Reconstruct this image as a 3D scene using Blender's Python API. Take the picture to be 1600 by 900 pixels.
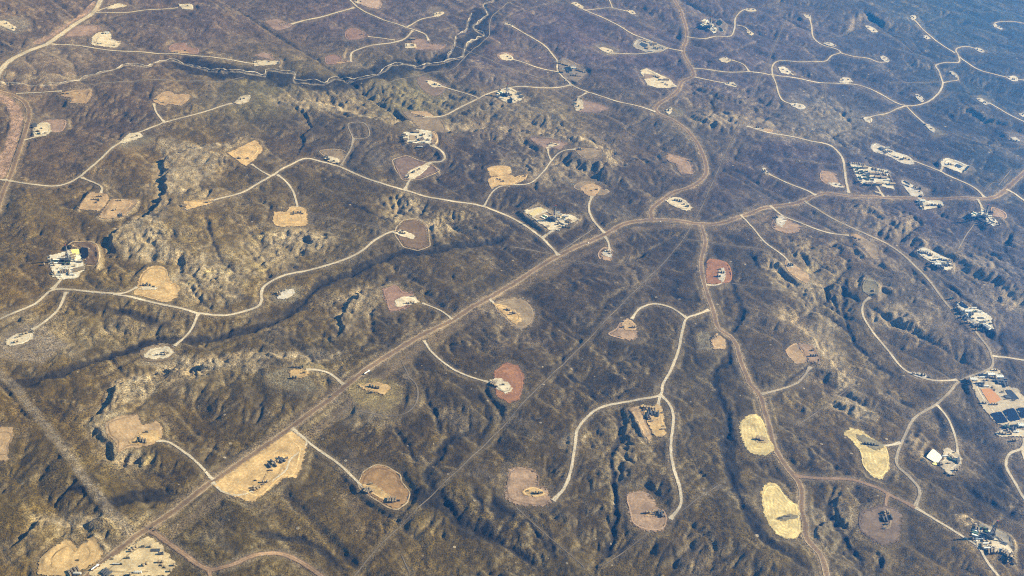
import bpy, math, random, time
import numpy as np
from mathutils import Vector, Matrix
from mathutils.geometry import tessellate_polygon
T0 = time.time()
for o in list(bpy.data.objects): bpy.data.objects.remove(o)
scene = bpy.context.scene
col = scene.collection
rad = math.radians

# ------------------------------------------------------------------ camera
CAM_H, PITCH, ROLL, FPX = 1500.0, rad(35.0), rad(5.0), 1790.0     # focal length in pixels of a 1600 wide picture
_f = np.array([0, math.cos(PITCH), -math.sin(PITCH)])
_r0 = np.array([1.0, 0, 0]); _u0 = np.array([0, math.sin(PITCH), math.cos(PITCH)])
_r = _r0*math.cos(ROLL) + _u0*math.sin(ROLL)
_u = -_r0*math.sin(ROLL) + _u0*math.cos(ROLL)
cam = bpy.data.cameras.new('camera'); camo = bpy.data.objects.new('camera', cam); col.objects.link(camo)
cam.sensor_width = 36.0; cam.lens = 36.0*FPX/1600.0; cam.clip_start = 1.0; cam.clip_end = 120000.0
m = Matrix.Identity(4)
for i in range(3):
    m[i][0] = _r[i]; m[i][1] = _u[i]; m[i][2] = -_f[i]
m[2][3] = CAM_H
camo.matrix_world = m
scene.camera = camo
scene.render.resolution_x = 1024; scene.render.resolution_y = 576

# ------------------------------------------------------------------ light
SUN_EL, SUN_AZ = rad(31.0), rad(78.0)          # azimuth from the view axis (+Y) towards the right (+X)
SUN_STRENGTH = 5.0
HAZE = 1.6e-4
HAZE_COL = (.04, .31, 1.0, 1)
world = bpy.data.worlds.new('World'); scene.world = world; world.use_nodes = True
nt = world.node_tree; nt.nodes.clear()
sky = nt.nodes.new('ShaderNodeTexSky'); sky.sky_type = 'NISHITA'; sky.sun_disc = False
sky.sun_elevation = SUN_EL; sky.sun_rotation = SUN_AZ; sky.altitude = 2200
bg = nt.nodes.new('ShaderNodeBackground'); bg.inputs[1].default_value = 0.05
out = nt.nodes.new('ShaderNodeOutputWorld')
nt.links.new(sky.outputs[0], bg.inputs[0]); nt.links.new(bg.outputs[0], out.inputs[0])
sl = bpy.data.lights.new('sun', 'SUN'); sl.energy = SUN_STRENGTH; sl.angle = rad(0.5); sl.color = (0.95, 0.96, 1.0)
so = bpy.data.objects.new('sun', sl); col.objects.link(so)
sd = Vector((math.sin(SUN_AZ)*math.cos(SUN_EL), math.cos(SUN_AZ)*math.cos(SUN_EL), math.sin(SUN_EL)))
so.rotation_euler = sd.to_track_quat('Z', 'Y').to_euler(); so.location = (3000, 500, 1400)
vs = scene.view_settings
cy_ = scene.cycles
cy_.use_denoising = False; cy_.filter_width = 1.1; cy_.max_bounces = 4; cy_.diffuse_bounces = 2; cy_.glossy_bounces = 1; cy_.volume_bounces = 0; cy_.use_adaptive_sampling = False
vs.view_transform = 'Standard'; vs.look = 'None'; vs.exposure = 1.3; vs.gamma = 1.0
try: vs.use_curve_mapping = False
except Exception: pass

# ------------------------------------------------------------------ pixels to places
def rays(px):
    px = np.asarray(px, float).reshape(-1, 2)
    return _f[None]*FPX + _r[None]*(px[:, :1]-800.0) - _u[None]*(px[:, 1:]-450.0)
def plane_xy(px, z=0.0):
    d = rays(px); t = (z-CAM_H)/d[:, 2]
    return d[:, :2]*t[:, None]
def S(s, tile=None):
    """'x,y x,y' into an array of photo pixels; tile 'cr' is the 400x300 crop (enlarged 3x) it was read from"""
    a = np.array([[float(q) for q in p.split(',')] for p in s.split()])
    if tile is None: return a
    if isinstance(tile, str): return a/3.0 + np.array([400*int(tile[0]), 300*int(tile[1])])
    ox, oy, sc = tile
    return a/sc + np.array([ox, oy])
def smooth_line(p, step, closed=False):
    """Catmull-Rom through p, resampled every step"""
    p = np.asarray(p, float)
    if len(p) < 2: return p
    q = np.vstack([p[-1:], p, p[:2]]) if closed else np.vstack([2*p[:1]-p[1:2], p, 2*p[-1:]-p[-2:-1]])
    outp = []
    n = len(q)-3
    for i in range(n):
        a, b, c, d = q[i:i+4]
        k = max(2, int(np.linalg.norm(c-b)/step*1.5)+1)
        t = np.linspace(0, 1, k, endpoint=False)[:, None]
        t01 = max(np.linalg.norm(b-a), 1e-6)**.5; t12 = max(np.linalg.norm(c-b), 1e-6)**.5; t23 = max(np.linalg.norm(d-c), 1e-6)**.5
        m1 = (c-b) + t12*((b-a)/t01 - (c-a)/(t01+t12)); m2 = (c-b) + t12*((d-c)/t23 - (d-b)/(t12+t23))
        outp.append((2*t**3-3*t**2+1)*b + (t**3-2*t**2+t)*m1 + (-2*t**3+3*t**2)*c + (t**3-t**2)*m2)
    o = np.vstack(outp + ([] if closed else [p[-1:]]))
    if closed: o = np.vstack([o, o[:1]])
    s = np.r_[0, np.cumsum(np.linalg.norm(np.diff(o, axis=0), axis=1))]
    k = max(3, int(s[-1]/step)+1)
    ss = np.linspace(0, s[-1], k)
    r = np.c_[np.interp(ss, s, o[:, 0]), np.interp(ss, s, o[:, 1])]
    return r[:-1] if closed else r

def outline(p, step, cut=.10):
    """closed outline with slightly rounded corners, resampled every step"""
    for _ in range(2):
        n = np.roll(p, -1, 0)
        c = np.clip(cut*np.ones(len(p)), 0, 5.0/np.maximum(np.linalg.norm(n-p, axis=1), .1))[:, None] if cut != .25 else .25
        p = np.stack([p*(1-c)+n*c, p*c+n*(1-c)], 1).reshape(-1, 2); cut = .25
    o = np.vstack([p, p[:1]]); s = np.r_[0, np.cumsum(np.linalg.norm(np.diff(o, axis=0), axis=1))]
    ss = np.linspace(0, s[-1], max(8, int(s[-1]/step)+1))
    return np.c_[np.interp(ss, s, o[:, 0]), np.interp(ss, s, o[:, 1])][:-1]

# ------------------------------------------------------------------ noise
def _hash(ix, iy, seed):
    h = (ix.astype(np.uint32)*np.uint32(374761393) + iy.astype(np.uint32)*np.uint32(668265263) + np.uint32((seed*2246822519) & 0xffffffff))
    h = (h ^ (h >> np.uint32(13)))*np.uint32(1274126177)
    h = h ^ (h >> np.uint32(16))
    return h
def perlin(x, y, seed=0):
    x = np.asarray(x, np.float32); y = np.asarray(y, np.float32)
    ix = np.floor(x); iy = np.floor(y); fx = x-ix; fy = y-iy
    ix = ix.astype(np.int32); iy = iy.astype(np.int32)
    def g(dx, dy):
        a = _hash(ix+dx, iy+dy, seed).astype(np.float32)*np.float32(2*math.pi/4294967296.0)
        return np.cos(a)*(fx-dx) + np.sin(a)*(fy-dy)
    u = fx*fx*fx*(fx*(fx*6-15)+10); v = fy*fy*fy*(fy*(fy*6-15)+10)
    a = g(0, 0); b = g(1, 0); c = g(0, 1); d = g(1, 1)
    return ((a+(b-a)*u) + ((c+(d-c)*u)-(a+(b-a)*u))*v)*1.5
def fbm(x, y, wl, octv=3, seed=0, gain=.5):
    r = 0; a = 1
    for k in range(octv):
        r = r + a*perlin(x/wl+17.3*k, y/wl-9.1*k, seed+k); wl = wl/2.03; a *= gain
    return r
# ------------------------------------------------------------------ the place, read off the photograph (pixels of the 1600x900 picture)
# roads: (name, kind, width m, line)
ROADS = [
 ('haul_road','main',13,'120,915 140,897 207,843 333,753 400,707 460,663 543,601 620,548 707,500 800,445 873,400 943,367 987,348 1027,344 1083,348 1100,352 1133,347 1200,325 1250,315 1290,302 1333,305 1400,310 1533,312 1553,308 1570,298 1600,270 1640,235'),
 ('haul_road','main',12,'1020,345 1017,330 1027,317 1053,301 1083,290 1102,273 1103,257 1093,230 1073,203 1053,188 1030,178 1024,170 1033,160 1057,143 1067,128 1083,119 1067,80 1073,57 1067,27 1053,0 1040,-25'),
 ('haul_road','main',11,'1095,353 1102,377 1095,417 1105,460 1115,490 1123,513 1143,530 1160,570 1173,600 1187,617 1197,650 1207,690 1220,717 1240,743 1252,763 1252,797 1258,817 1260,840 1280,867 1292,900 1300,925'),
 ('haul_road','brown',10,'1241,743 1283,747 1333,752 1373,763 1390,773 1430,793'),
 ('dirt_road','gravel',7,'1430,793 1470,817 1510,842 1528,853 1543,880 1562,902 1575,920'),
 ('dirt_road','dull',9,'1430,791 1437,767 1420,743 1402,727 1402,710 1413,683 1430,652 1463,632 1483,613 1497,599 1533,582 1550,573 1550,557 1530,527 1500,497 1473,467 1447,433 1413,400 1387,382 1357,367 1323,352 1290,335 1255,312'),
 ('dirt_road','gravel',7,'1551,556 1575,560 1600,563 1640,569'),
 ('dirt_road','gravel',7,'1495,596 1453,593 1417,580 1387,547 1360,513 1348,490 1350,473 1360,463'),
 ('dirt_road','gravel',6,'1463,632 1480,653 1493,683 1497,710'),
 ('dirt_road','gravel',8,'1602,685 1597,700 1577,710 1572,727 1583,750 1598,775 1610,790'),
 ('dirt_road','gravel',7,'1598,700 1600,715 1606,730'),
 ('dirt_road','gravel',7,'1372,697 1390,696 1407,692'),
 ('dirt_road','brown',7,'1388,772 1385,780 1384,797'),
 ('dirt_road','gravel',8,'1108,483 1087,492 1073,497 1067,513 1060,547 1047,580 1035,602 1032,617 1000,623 950,633 923,647 903,670 898,700 890,743 880,765 864,783'),
 ('dirt_road','gravel',7,'1073,496 1047,480 1023,475 1000,482 987,499'),
 ('dirt_road','gravel',8,'1031,616 1047,632 1052,650 1048,700 1053,733 1063,767 1063,790 1047,812'),
 ('dirt_road','gravel',6,'1031,617 1028,634'),
 ('dirt_road','gravel',6,'662,533 677,553 707,577 740,590 765,598'),
 ('dirt_road','gravel',7,'537,601 513,583 490,577 478,578'),
 ('dirt_road','gravel',5,'707,499 687,485 660,473'),
 ('dirt_road','gravel',6,'765,468 775,478 790,488'),
 ('dirt_road','gravel',6,'244,688 262,692 290,708 313,727 333,750'),
 ('dirt_road','gravel',6,'332,754 349,769 371,774 389,770 407,760 446,736 453,719 477,697 479,689 458,671'),
 ('dirt_road','gravel',7,'456,669 483,692 527,723 560,754 572,765'),
 ('dirt_road','brown',12,'235,828 283,863 327,889 360,883 400,866 440,865 467,877 500,898 515,915'),
 ('dirt_road','brown',7,'327,889 331,915'),
 ('dirt_road','gravel',9,'-30,512 0,498 50,477 82,454 133,455 200,463 267,478 310,489 350,492 383,487 403,478 409,468 408,460 413,447 440,432 483,422 533,408 567,390 587,375 613,362 625,363'),
 ('dirt_road','gravel',8,'103,456 87,487 65,507 50,516'),
 ('dirt_road','gravel',7,'310,489 297,520 273,541'),
 ('dirt_road','gravel',7,'177,460 195,455 215,449'),
 ('dirt_road','gravel',9,'82,453 92,440 100,430'),
 ('dirt_road','gravel',9,'290,327 340,311 380,300 400,290 423,275 450,260 477,248 500,252 533,262 587,283 633,297 700,313 753,323 800,341 847,373 873,400'),
 ('dirt_road','gravel',6,'393,257 408,267 424,275'),
 ('dirt_road','gravel',7,'433,272 446,283 457,298 463,315 466,330'),
 ('two_track','dull',8,'533,259 541,245 548,233 552,217'),
 ('two_track','dull',4,'552,217 545,193 567,192 576,214 552,217'),
 ('dirt_road','gravel',9,'633,296 640,282 650,271 670,255 690,252 695,245 687,235 673,227'),
 ('dirt_road','gravel',6,'756,323 763,310 770,299 783,291 800,289 827,287 850,267 863,250 877,236 900,233'),
 ('dirt_road','gravel',5,'861,250 857,240 856,231'),
 ('dirt_road','gravel',8,'945,364 931,350 923,338 920,323 925,307'),
 ('dirt_road','gravel',7,'945,369 950,378 953,393'),
 ('dirt_road','gravel',8,'847,373 857,364 868,358'),
 ('dirt_road','gravel',6,'1157,336 1180,360 1200,382 1227,403 1235,414'),
 ('dirt_road','gravel',7,'1203,322 1225,338 1250,348 1287,362 1327,367'),
 ('dirt_road','gravel',6,'1103,445 1117,446 1128,442 1132,430'),
 ('dirt_road','dull',8,'1189,616 1205,613 1225,608 1247,598 1267,572'),
 ('dirt_road','gravel',8,'1197,270 1230,286 1263,299 1275,305'),
 ('dirt_road','gravel',9,'1167,197 1200,207 1240,215 1267,220 1297,227 1313,243 1320,267 1326,302'),
 ('dirt_road','gravel',7,'1370,290 1376,300 1381,308'),
 ('dirt_road','gravel',8,'1380,238 1423,250 1467,267 1500,282 1525,295 1538,308'),
 ('dirt_road','gravel',9,'1572,297 1585,303 1600,312 1640,334'),
 ('dirt_road','gravel',7,'1527,311 1531,318 1535,327'),
 ('dirt_road','gravel',6,'1469,268 1472,264 1473,258'),
 ('dirt_road','gravel',6,'1367,300 1377,303'),
 ('dirt_road','gravel',6,'1444,313 1434,309'),
 ('dirt_road','gravel',8,'1083,107 1133,113 1170,113 1200,117 1233,120 1310,130 1340,133 1377,148 1413,165 1440,163 1460,152 1473,132 1467,110 1462,103 1477,98 1497,97 1498,88 1493,80 1497,74 1513,73 1533,80'),
 ('dirt_road','gravel',8,'1498,88 1520,103 1560,117 1600,125 1640,133'),
 ('dirt_road','gravel',7,'1492,82 1460,62 1440,45 1427,30'),
 ('dirt_road','gravel',7,'1207,118 1207,103 1215,97 1250,97 1288,97 1300,87 1313,82 1307,77 1283,70 1272,60 1268,43 1265,28'),
 ('dirt_road','gravel',7,'1313,82 1333,88 1357,92 1373,98 1387,96'),
 ('dirt_road','gravel',7,'1207,118 1213,133 1223,157 1243,165'),
 ('dirt_road','gravel',7,'1414,166 1387,177 1360,183 1354,188'),
 ('dirt_road','gravel',7,'1416,167 1430,180 1447,195'),
 ('dirt_road','gravel',6,'1473,129 1485,127 1497,125 1495,118'),
 ('dirt_road','gravel',7,'1545,161 1573,177 1600,190 1640,208'),
 ('dirt_road','gravel',7,'1556,43 1553,39 1558,35 1600,37 1640,39'),
 ('dirt_road','gravel',6,'1170,112 1160,100 1143,94'),
 ('dirt_road','gravel',6,'1438,153 1441,160'),
 ('dirt_road','gravel',6,'1240,118 1237,115 1233,113'),
 ('dirt_road','gravel',6,'1313,129 1314,124 1320,124'),
 ('dirt_road','gravel',7,'1085,121 1120,128 1145,132'),
 ('dirt_road','gravel',7,'1073,57 1100,60 1120,57 1140,57 1148,43 1150,27 1163,15 1175,14'),
 ('dirt_road','gravel',5,'1151,41 1162,42 1171,49'),
 ('dirt_road','gravel',8,'1067,80 1043,75 1013,63 983,50 950,32 913,15 893,5'),
 ('dirt_road','gravel',7,'915,16 940,13 957,13 980,18'),
 ('dirt_road','gravel',6,'957,13 952,0 947,-15'),
 ('dirt_road','gravel',7,'1043,75 1030,81 987,85 955,83'),
 ('dirt_road','gravel',8,'1024,175 960,157 917,143 890,130 872,112 870,93 857,77 830,58 797,39'),
 ('dirt_road','gravel',7,'871,112 833,103 797,92'),
 ('dirt_road','gravel',9,'893,133 850,137 800,137 777,142 750,153 720,167 687,182 660,183'),
 ('dirt_road','gravel',7,'747,153 720,143 688,134'),
 ('dirt_road','gravel',5,'917,144 903,153'),
 ('dirt_road','gravel',5,'885,128 883,121'),
 ('dirt_road','gravel',8,'538,-12 547,0 557,10 590,27 633,42 663,53 670,64'),
 ('dirt_road','gravel',7,'634,43 653,32 683,25'),
 ('dirt_road','gravel',9,'645,48 633,60 613,67 587,70 560,77 550,83 548,97'),
 ('dirt_road','gravel',6,'617,63 600,60 575,58'),
 ('dirt_road','gravel',11,'554,12 510,25 455,38'),
 ('dirt_road','gravel',8,'77,69 127,72 187,80 233,82 283,85 320,88 400,100 412,101'),
 ('dirt_road','gravel',24,'165,-20 157,0 147,18 127,33 97,53 77,68 47,78 20,92 5,105 -4,120 -10,135'),
 ('dirt_road','gravel',7,'150,20 187,20 233,15 278,12'),
 ('dirt_road','gravel',7,'152,17 163,13 172,11'),
 ('haul_road','main',13,'-20,137 0,143 23,150 41,163 45,180 37,213 23,253 13,282 3,305 -4,332'),
 ('dirt_road','gravel',7,'25,147 67,145 97,142'),
 ('dirt_road','gravel',7,'37,220 50,215 60,212'),
 ('dirt_road','gravel',9,'13,283 50,288 87,291 110,285 127,275 157,250 183,227 205,212 227,203 260,192 300,180 363,162'),
 ('dirt_road','gravel',7,'257,192 245,177 240,162'),
 ('dirt_road','gravel',7,'127,277 150,287 159,293 157,304'),
 ('dirt_road','gravel',7,'-20,279 0,281 13,282'),
]
TRACKS = [ # (kind, width, line)
 ('dull',5.5,'1230,30 1213,65 1197,103 1177,147 1153,197 1133,240 1107,299 1083,347 1063,380 1000,447 940,507 850,598 800,650 683,767 617,830 553,900 540,915'),
 ('pale',4,'875,392 900,376 928,357'),
 ('pale',6,'795,3 767,30 763,57 733,83 707,108 667,115 627,123 587,133'),
 ('pale',5,'140,133 200,128 267,125 343,128 383,120'),
 ('dull',9,'667,54 710,72 750,87'), ('pale',5,'750,87 800,108 840,120 880,128'),
 ('pale',4,'707,108 760,107 800,107'),
 ('dull',6,'1220,248 1315,258'), ('dull',6,'1390,130 1470,127'),
 ('pale',7,'1527,342 1510,367 1497,390'),
 ('dull',5,'1073,375 1120,380 1200,392'), ('dull',5,'1143,442 1200,450 1240,453'),
 ('dull',5,'940,885 1007,837 1067,797 1120,760'), ('dull',4,'807,793 867,847 913,887'),
 ('dull',5,'1247,663 1290,632 1333,600'),
 ('dull',5,'1455,421 1480,438 1507,458'),
 ('dull',7,'636,587 650,600 653,620 645,638 627,648 590,648 560,642'),
 ('pale',4,'800,386 830,391 862,397'), ('dull',5,'490,337 545,347 595,358'),
 ('dull',5,'1437,500 1467,512 1487,490'), ('dull',4,'627,867 640,895'), ('dull',6,'627,563 640,590'),
 ('dull',4,'900,408 950,417 975,412 983,398'), ('dull',4,'983,410 1030,420'),
 ('dull',6,'1478,206 1530,222 1580,233 1600,230'), ('dull',6,'1360,40 1400,62 1460,100'), ('dull',5,'1287,130 1293,170'),
 ('dull',5,'1575,297 1555,285 1538,300'), ('pale',5,'1560,290 1580,265'),
]
SCARS = [ # wide cleared strips: (width, colour, line)
 (15,'scar','-40,535 0,585 20,602 50,640 100,700 143,760 205,838'),
 (30,'pinkscar','-20,147 0,152 18,163 26,188 20,215 8,250 -2,275'),
 (24,'scar2','232,818 345,738 470,650 555,588 632,541 715,494 810,441 885,396 955,362'),
 (20,'scar2','255,840 345,772 465,690 560,618 660,540 740,493 830,440 900,402 950,382 1000,357 1085,356 1140,356 1210,336 1262,322'),
 (26,'pinkscar','150,4 130,24 90,50 60,66'),
]
# dry creek bed, gullies with dark brush: (depth, width, dark width, line)
CREEK = '0,128 33,130 73,132 103,128 133,120 163,112 180,107 200,100 233,103 245,95 267,93 293,100 320,106 350,110 377,110 400,113 413,115 417,108 440,110 460,112 463,123 483,125 507,128 523,120 550,123 580,117 603,107 613,100 640,100 657,105 667,98 683,98 700,92 720,90 725,80 733,65 747,58 757,55 740,42 753,30 762,22 757,10 758,3 768,2 772,-10'
CREEK2 = '737,20 733,33 727,48 715,53 712,63 710,72 705,80 700,88'
GULLIES = [
 (2.0,14,50,'245,97 300,101 350,112 400,114 450,120 507,128 550,122 603,107 657,103 700,92 725,78 747,57 750,35 762,10'),
 (4.0,9,13,'800,358 783,373 750,380 710,382 683,392 627,393 597,403 560,420 527,433 500,443 473,467 440,497 400,510 367,517 300,527 240,530 200,543 160,558 117,573 67,590 20,600 -20,612'),
 (2.5,6,7,'533,310 560,323 587,337 607,343 613,355'),
 (2.4,7,5,'327,333 330,367 347,407 367,423 397,440'),
 (4.0,9,11,'1110,380 1130,410 1147,443 1150,460 1157,490 1153,503 1143,520 1140,547 1140,563 1123,577 1117,597 1123,620 1137,643 1133,683 1133,717 1147,750 1163,790 1180,827 1200,850 1233,867 1267,897'),
 (1.5,16,13,'1130,640 1140,690 1150,740 1162,770'), (1.5,14,11,'1170,790 1195,835 1215,860'),
 (5.0,8,8,'980,637 970,650 972,677 957,713 958,747 963,780 963,813 953,840 940,870 927,900'),
 (3.0,6,6,'977,785 982,813 973,847 960,880'),
 (4.5,9,10,'753,693 733,680 710,680 693,690 683,713 670,737 680,760 693,787 727,813 760,830 800,855 827,877 867,900'),
 (1.5,14,19,'645,763 675,772 695,787 730,815 765,832 800,857'),
 (3.5,6,6,'655,600 667,617 680,643 687,667 693,687'), (2.0,5,5,'745,607 758,635 757,667 745,690'),
 (3.5,6,5,'613,657 633,687 650,713 667,730'), (3.0,5,6,'735,755 743,767 750,790 743,807'), (3.0,5,6,'798,787 797,815 783,833'),
 (3.5,8,12,'380,826 400,832 433,837 477,843 507,860 523,877 543,900'),
 (2.0,4,2,'448,755 452,775 462,795 468,812'), 
 (4.0,7,9,'1330,420 1317,457 1323,487 1333,527 1357,553 1387,577 1413,600'),
 (3.5,6,6,'1220,413 1240,450 1273,480 1310,500 1340,533'),
 (3.5,8,11,'1455,425 1487,447 1510,467 1550,507 1567,543 1590,593'),
 (2.5,7,8,'1587,345 1573,390 1590,420'),
 (4.0,7,9,'1290,763 1297,797 1317,833 1340,867 1347,900'),
 (3.5,10,14,'1500,750 1533,777 1567,793 1610,810'), (1.5,22,26,'1570,715 1555,730 1560,760 1590,790'),
 (3.0,8,10,'1455,630 1470,650 1475,665 1468,685'), (2.0,8,8,'1400,617 1430,632'), 
 (3.0,6,6,'1550,575 1575,585 1590,598'),
 (2.0,12,16,'150,775 190,780 230,775 280,770'), (2.0,10,12,'95,765 140,770'), 
 (2.0,9,14,'150,480 200,485 240,500 265,505'),
 (3.0,6,5,'800,855 820,810 850,850 862,880'), (2.5,5,5,'853,820 858,850 855,878'),
 (2.0,5,5,'880,540 878,560 875,568'), (2.5,5,6,'877,575 895,590 913,600 925,615 933,627'), (2.0,5,3,'825,650 845,653 858,643'),
 (2.0,5,4,'230,735 250,745 275,715'), (2.5,7,10,'1040,450 1060,460 1085,470 1095,455'), (1.5,8,12,'1055,435 1057,455'), (2.0,7,10,'1085,470 1092,450'),
 (2.0,8,12,'885,430 895,445 885,455'), (2.5,8,14,'1165,395 1180,400 1190,420'), (2.5,8,10,'1150,460 1145,475'),
 (2.0,5,3,'1090,655 1075,700 1120,770'), (2.0,6,6,'1415,640 1440,665 1425,690'), (2.0,6,8,'1260,690 1275,720 1265,735'),
 (1.5,18,20,'1480,640 1500,665 1520,690'), (2.0,6,7,'1380,870 1370,895'), (1.5,14,18,'690,790 640,770 600,800'),
 (3.0,7,8,'1083,430 1110,395'), (2.5,6,6,'700,560 720,575'), (2.5,10,16,'760,780 800,810'),
 (3.0,7,8,'1215,20 1260,45 1300,60'), (3,8,10,'1340,10 1370,35 1400,55 1420,75 1460,90'), (3,9,10,'1310,620 1325,605'),
 (2.5,8,9,'1115,140 1115,160 1125,175'), (2.5,8,9,'1130,260 1170,275 1200,300'), (3,9,10,'1470,165 1500,190 1530,200'),
 (2.0,6,7,'1427,60 1440,80 1465,95'), (2.5,8,8,'1500,150 1520,170'), (2.5,9,12,'1550,205 1540,225 1500,215'),
]
# scarps: (height, cliff width, reach high, reach low, colour weight, line); the high ground is on the LEFT of the line's direction
SCARPS = [
 (15,7,120,90,.9,'393,213 360,220 317,230 277,238 258,247 260,267 255,290 255,305 253,320 233,333 200,350 182,367 183,387 197,397'),
 (9,12,90,60,.8,'197,397 217,400 240,396 262,398 283,407 279,432'),
 (30,62,170,150,.35,'967,262 943,240 917,220 883,213 827,207 767,200 737,202 693,203 647,193 617,190 587,185 557,177 527,163 487,158 450,158 430,165'),
 (9,6,70,60,.8,'640,440 593,447 573,453 553,463 533,487 530,515 525,535'),
 (12,8,90,80,.8,'530,560 480,556 430,551 397,550 360,553 323,563 307,583 280,580 253,577 213,587 193,597 180,620 160,640 133,663'),
 (8,10,40,40,.7,'133,663 150,672 166,685 178,713 200,712 230,703'),
 (9,7,90,70,.6,'230,815 150,812 100,815 60,820 37,838 20,848 -10,868'),
 (9,24,45,70,.5,'1368,478 1380,480 1397,497 1413,507 1433,513 1442,525'),
 (11,30,110,80,.3,'1420,360 1427,370 1447,383 1477,393 1500,403 1517,420 1533,423 1567,443 1587,460 1588,470 1600,490'),
 (9,16,60,60,.4,'1327,313 1340,323 1360,327 1377,340 1393,353'),
 (8,14,50,50,.8,'1212,405 1217,413 1227,425 1240,434 1260,440'),
 (10,12,60,50,.3,'1327,383 1350,400 1373,410 1387,423'),
 (14,14,60,60,.4,'1085,180 1093,184 1110,190 1133,197'), (10,10,50,50,.3,'1130,180 1140,185 1155,185'),
 (7,12,60,60,.5,'1285,618 1300,625 1313,632 1335,640 1357,643'),
 (12,22,90,90,.8,'1335,605 1310,577 1283,547 1267,520 1235,500 1222,497 1215,470'),
 (7,6,50,40,.4,'1262,808 1265,818 1272,838 1297,853'), (6,5,50,40,.4,'1310,755 1307,770 1307,787 1317,813 1340,832'),
 (5,6,40,40,.3,'1374,855 1377,870 1378,890'), (8,8,40,40,.5,'1000,640 985,667 978,690'), (3,5,50,40,.4,'990,680 980,705 975,740 965,757'),
 (6,12,50,50,.6,'425,357 445,362 467,367 490,375 517,390'), (5,9,40,40,.6,'335,290 325,310 318,330'),
 (6,8,30,40,.7,'308,440 304,450 308,462 325,470'), (9,10,40,40,.7,'692,353 680,349 672,350 664,358 660,370'), (8,8,30,40,.5,'617,318 622,326 632,330'),
 (6,10,40,40,.4,'437,152 437,160 450,168'), (9,9,40,40,.5,'725,200 735,203 745,205'), (8,9,50,40,.4,'1555,360 1570,365 1590,390'),
 (9,9,50,40,.4,'1557,455 1562,465 1575,472'), (7,8,50,40,.4,'1500,490 1520,515'), (8,14,60,60,.3,'1320,295 1335,315'), (9,10,50,50,.4,'1375,445 1390,455 1400,460'),
 (8,10,60,60,.3,'1385,370 1400,360 1420,350 1425,330'), (7,10,60,60,.4,'820,255 850,300'), 
 (10,18,80,80,.3,'1320,55 1350,25 1400,50'), (9,16,80,80,.3,'1500,165 1540,185 1580,200'),
]
# eroded, bare ground: (x, y, radius x, radius y, ruggedness, yellow)
BAD = [(330,440,75,45,1,.9),(455,370,80,38,.9,.55),(250,370,60,30,.6,.4),(640,160,230,35,1,0),(880,230,110,65,.9,.1),(640,325,70,28,.7,.5),
 (500,575,70,22,.7,.6),(310,580,110,22,.5,.5),(210,712,45,22,.9,.7),(1270,430,80,60,1,.45),(1310,635,75,35,.8,.4),(1420,500,60,40,.6,.2),(1300,190,150,45,.5,.15),
 (1090,160,80,50,.6,.15),(410,410,60,40,.8,.5),(1350,570,60,60,.4,.15),(1180,170,60,40,.6,.2),(540,470,40,50,.4,.2),(1500,430,110,70,.5,.1),(300,330,60,40,.4,.3),
 (120,850,60,40,.3,.3),(590,640,60,40,.2,.25),(1390,350,60,40,.7,.15),(400,330,50,30,.4,.2),(700,345,60,30,.7,.4),(1300,830,60,60,.5,.1),(960,700,60,90,.3,.1)]
BERMS = [ # raised earth banks: (height, width, line)
 (3.5,3,'107,388 115,383 128,381 141,382 150,388 155,398 157,410 153,417'), (2.5,2.5,'138,392 147,400 150,412'), (2.5,2.5,'144,387 152,397 154,409'),
 (2.5,3,'817,333 828,325 844,320 853,326'), (2.5,3,'818,335 826,341 840,350 861,363'), (2.5,3,'853,326 862,331 870,337'), (2.5,3,'886,337 896,336 906,344 897,349'),
 (3,3,'1499,809 1502,806 1508,806 1518,813 1523,825'), (3,3,'1499,809 1503,815 1512,821 1521,826'), (2.5,3,'1529,817 1545,824 1562,832 1575,838 1583,845 1584,858'),(2,3,'1530,820 1560,834 1577,842'),
 (3.5,5,'1427,677 1425,682 1422,692'), (3,4,'1436,686 1431,692 1428,702'), (3,4,'1446,694 1441,700 1437,708'), (3,4,'1427,677 1440,682 1450,692'), (3,4,'1425,703 1440,717 1456,731'),
 (3,5,'70,873 78,866 92,854'), (3,5,'72,880 90,868 106,857'), (2,4,'84,883 100,872'), (3.5,3.5,'148,838 157,850 165,861'), (2,3,'152,836 161,848 168,858'), (2,2.5,'124,856 136,846 147,837'),
 (2.5,3,'177,318 172,326 168,332 166,336'), (2.5,3,'152,340 160,345 172,343 186,342 195,336 206,328 215,317 212,313'), (2,3,'121,330 128,320 138,306'),
 (3,3,'630,207 631,216 634,224'), (3,4,'675,208 680,213 682,222 678,227'),
 (2,3,'799,141 807,145 815,151 821,157'), (2,3,'772,152 778,158 787,162'), (2,3,'874,95 880,92 900,101 914,110'), (2.5,3,'989,71 995,62 1005,66'),
 (2.5,3,'1002,111 1012,110 1022,115 1030,119'), (3,4,'1433,373 1437,373 1444,377 1446,386'), (2.5,3,'1495,468 1505,473 1514,479'),
 (2.5,3,'1364,227 1370,226 1380,230'), (2.5,3,'1490,251 1500,256 1508,260'), (2,3,'994,640 998,650 1002,660 1010,675 1015,688'), (2.5,3,'984,640 992,655 1000,672 1008,688 1014,693'), (2.5,3,'987,645 996,662 1005,683'),
 (2,3,'1023,680 1030,676 1038,681'), (2,2,'668,257 676,261 684,268 687,272'), (2,3,'540,78 536,92'), (2.5,3,'438,93 440,98 437,104'), (2.5,3,'139,139 143,143 140,149'),
 (2.5,3,'1563,340 1568,345 1572,352'), (2.5,3,'1340,448 1348,436'), (2.5,3,'1347,436 1358,440 1372,444'), (2,3,'1373,446 1372,465'),
]
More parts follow.
